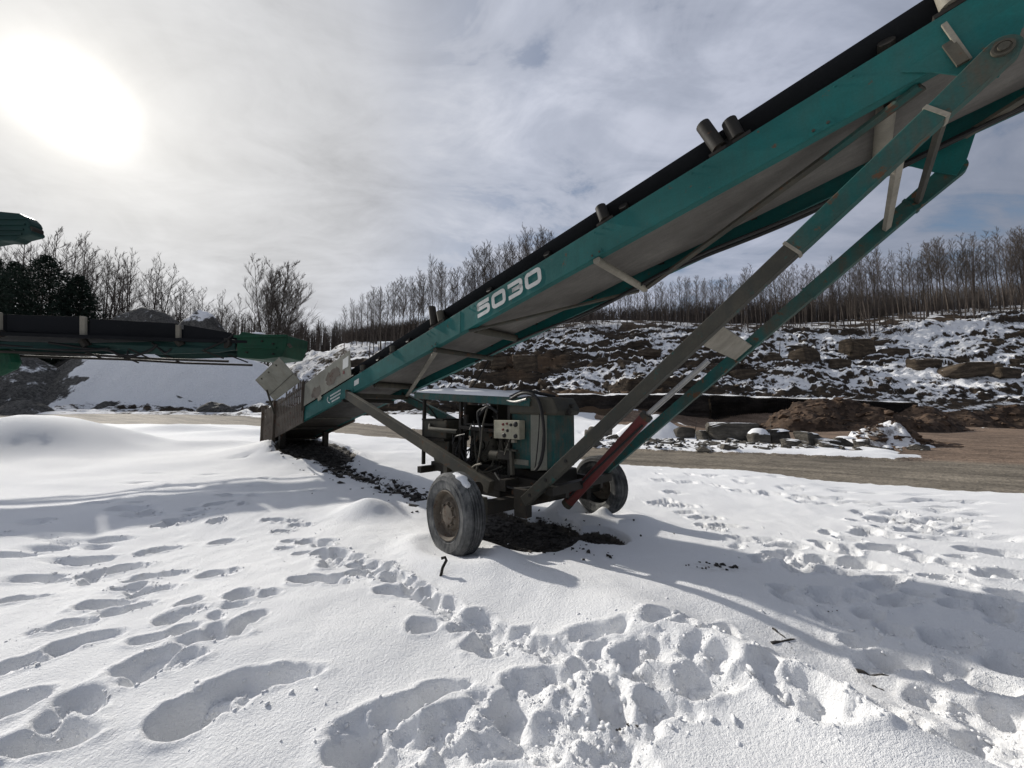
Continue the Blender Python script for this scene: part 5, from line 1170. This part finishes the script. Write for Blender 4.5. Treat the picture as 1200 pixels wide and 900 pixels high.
for k in range(165):                                          # wood along the crest, right
    px = 612+(1255-612)*(k+r_.random())/165; Y = r_.choice((62, 64, 66, 69, 73, 78))+r_.uniform(-1, 1); x = (px-600)/FPX*Y; z = zhill(x, Y)-.1
    hgt = at(px, float(top_right(px))+abs(r_.gauss(0, 16)), Y).z-z
    q_ = r_.random(); kind, i = ('forest', r_.randrange(6)) if q_ < .62 else ('pole', r_.randrange(3)) if q_ < .82 else ('open', r_.randrange(4))
    tree(kind, i, x, Y, z, max(.5, hgt/{'forest': 16, 'pole': 15, 'open': 13}[kind]), 'bare tree of the crest wood, '+zone(px), 'bare trees of the crest wood '+zone(px), r_)
for k in range(62):                                           # trees behind the conveyor
    px = 402+(650-402)*(k+r_.random())/62; Y = r_.choice((64, 67, 71, 76))+r_.uniform(-1, 1); x = (px-600)/FPX*Y; z = zhill(x, Y)-.1
    tp_ = np.interp(px, [400, 430, 470, 500, 545, 580, 620, 660], [362, 338, 322, 308, 300, 287, 270, 272])+abs(r_.gauss(0, 9))
    tree('forest', r_.randrange(6), x, Y, z, (at(px, float(tp_), Y).z-z)/16, 'bare slender tree in the row rising behind the middle of the conveyor', 'bare trees behind the middle of the conveyor', r_)
for k in range(30):                                           # left wood
    px = -30+(300)*(k+r_.random())/30; Y = r_.uniform(70, 88); x = (px-600)/FPX*Y; z = max(terr1(x, min(Y, 84)), 2)-.2
    tp_ = np.interp(px, [-30, 20, 60, 110, 150, 185, 205, 250, 280], [296, 288, 280, 297, 300, 316, 333, 342, 350])+abs(r_.gauss(0, 7))
    h_ = at(px, float(tp_), Y).z-z; tree('open', r_.randrange(4), x, Y, z, h_/13, 'bare spreading tree in the row behind the gravel piles on the left', 'bare trees behind the gravel piles', r_)
Y = 66.; x = (315-600)/FPX*Y; z = terr1(x, Y)-.2
tree('clump', 0, x, Y, z, (at(315, 296, Y).z-z)/13, 'tall bare tree of several stems standing alone behind the green conveyor head', None, r_)
# far woods seen in the gap
def woods(px0, px1, Y, n, tops, name, label, base=418):
    V, F, o_ = [], [], 0
    for k in range(n):
        px = r_.uniform(px0, px1); yy = Y*r_.uniform(.9, 1.15); x = (px-600)/FPX*yy; z0 = at(px, base, yy).z-1.5; zt_ = at(px, tops(px)+r_.uniform(0, 12), yy).z
        for j in range(9):
            if j == 0: a, b_, w_ = Vector((x, yy, z0)), Vector((x+r_.gauss(0, .3), yy, zt_)), .2
            else:
                q = r_.uniform(.35, .95); a = Vector((x, yy, z0+(zt_-z0)*q)); b_ = a+Vector((r_.gauss(0, 1.3), r_.gauss(0, 1), r_.uniform(.8, 2.6))); w_ = .05
            s_ = Vector((w_, w_*.3, 0)); s2 = Vector((-w_*.3, w_, 0))
            V += [a-s_, a+s_, a+s2, b_]; F += [(o_, o_+1, o_+3), (o_+1, o_+2, o_+3), (o_+2, o_, o_+3)]; o_ += 4
    me = bpy.data.meshes.new(name); me.from_pydata(V, [], F); me.materials.append(M['twig']); o = bpy.data.objects.new(name, me); C.objects.link(o); tag(o, label, 'woods', kind='stuff')
woods(330, 440, 115, 420, lambda px: 377+6*math.sin(px*.3), 'distant_woods', 'low brown far-off woods in the gap beside the conveyor hopper')
woods(400, 1290, 88, 4600, lambda px: float(np.interp(px, [400, 450, 520, 600, 640, 1300], [378, 366, 358, 352, 350, 308]))+14, 'deep_woods', 'dense brown mass of the wood behind the crest trees', 392)
woods(-60, 300, 100, 350, lambda px: 364, 'backing_woods', 'brown far woods behind the gravel piles on the left')
# brush along the crest: thin stems at the foot of the wood
V, F, o_ = [], [], 0
for k in range(5200):
    px = r_.uniform(560, 1290); Y = r_.uniform(59.5, 68); x = (px-600)/FPX*Y
    if float(fbm(x, Y, .12, 3)) < -.12: continue
    z = zhill(x, Y)-.1; hh = r_.uniform(.5, 2.2)
    a = Vector((x, Y, z)); e = a+Vector((r_.gauss(0, .5)*hh, r_.gauss(0, .5)*hh, hh)); w_ = .022
    V += [a+Vector((-w_, 0, 0)), a+Vector((w_, 0, 0)), a+Vector((0, w_, 0)), e]; F += [(o_, o_+1, o_+3), (o_+1, o_+2, o_+3), (o_+2, o_, o_+3)]; o_ += 4
me = bpy.data.meshes.new('brush'); me.from_pydata(V, [], F); me.materials.append(M['twig']); o = bpy.data.objects.new('brush', me); C.objects.link(o); tag(o, 'low bare brush at the foot of the wood along the quarry crest', 'brush', kind='stuff')
# dark evergreens at the left
def conifer(px, top, Y, seed, wpx, label):
    x = (px-600)/FPX*Y; z = terr1(x, min(Y, 84))-.2; h = at(px, top, Y).z-z; rad = wpx*Y/FPX; r_ = random.Random(seed)
    t = empty('evergreen_tree', (x, Y, z), label, 'tree', None)
    b = MB(); b.tube([(0, 0, -.3), (0, 0, h*.97)], .25, 7, .03); b.build('trunk', M['bark'], t)
    V, F, o_ = [], [], 0
    for br in range(330):
        q = .03+.96*((br+r_.random())/330); a = br*2.4+r_.uniform(-.4, .4); env = rad*min(1, ((1-q)**.72)*1.3)*r_.uniform(.7, 1.12)*(1+.12*math.sin(a*2+seed)); el = .35*q-.12
        dv = Vector((math.cos(a), math.sin(a), el))
        for k in range(int(14+env*14)):
            u_ = r_.random()**.7; c_ = Vector((0, 0, h*q))+dv*env*u_+Vector((r_.gauss(0, .22), r_.gauss(0, .22), r_.gauss(0, .16)-.25*u_*u_)); s_ = r_.uniform(.14, .34)
            d = (dv+Vector((r_.gauss(0, .5), r_.gauss(0, .5), r_.gauss(0, .35)))).normalized(); e = d.cross(Vector((r_.gauss(0, 1), r_.gauss(0, 1), r_.gauss(0, 1)))).normalized()
            V += [c_-e*s_*.45, c_+e*s_*.45, c_+d*s_*1.2]; F.append((o_, o_+1, o_+2)); o_ += 3
    me = bpy.data.meshes.new('crown'); me.from_pydata(V, [], F); me.materials.append(M['needle']); o = bpy.data.objects.new('crown', me); C.objects.link(o); o.parent = t
conifer(38, 298, 62, 1, 60, 'broadest dark evergreen left of the gravel peaks'); conifer(2, 306, 63, 2, 46, 'dark evergreen cut by the left edge, under the high conveyor head'); conifer(80, 322, 64, 3, 44, 'shorter dark evergreen just right of the broadest one'); conifer(-22, 300, 76, 4, 30, 'dark evergreen reaching in at the left edge of the picture')
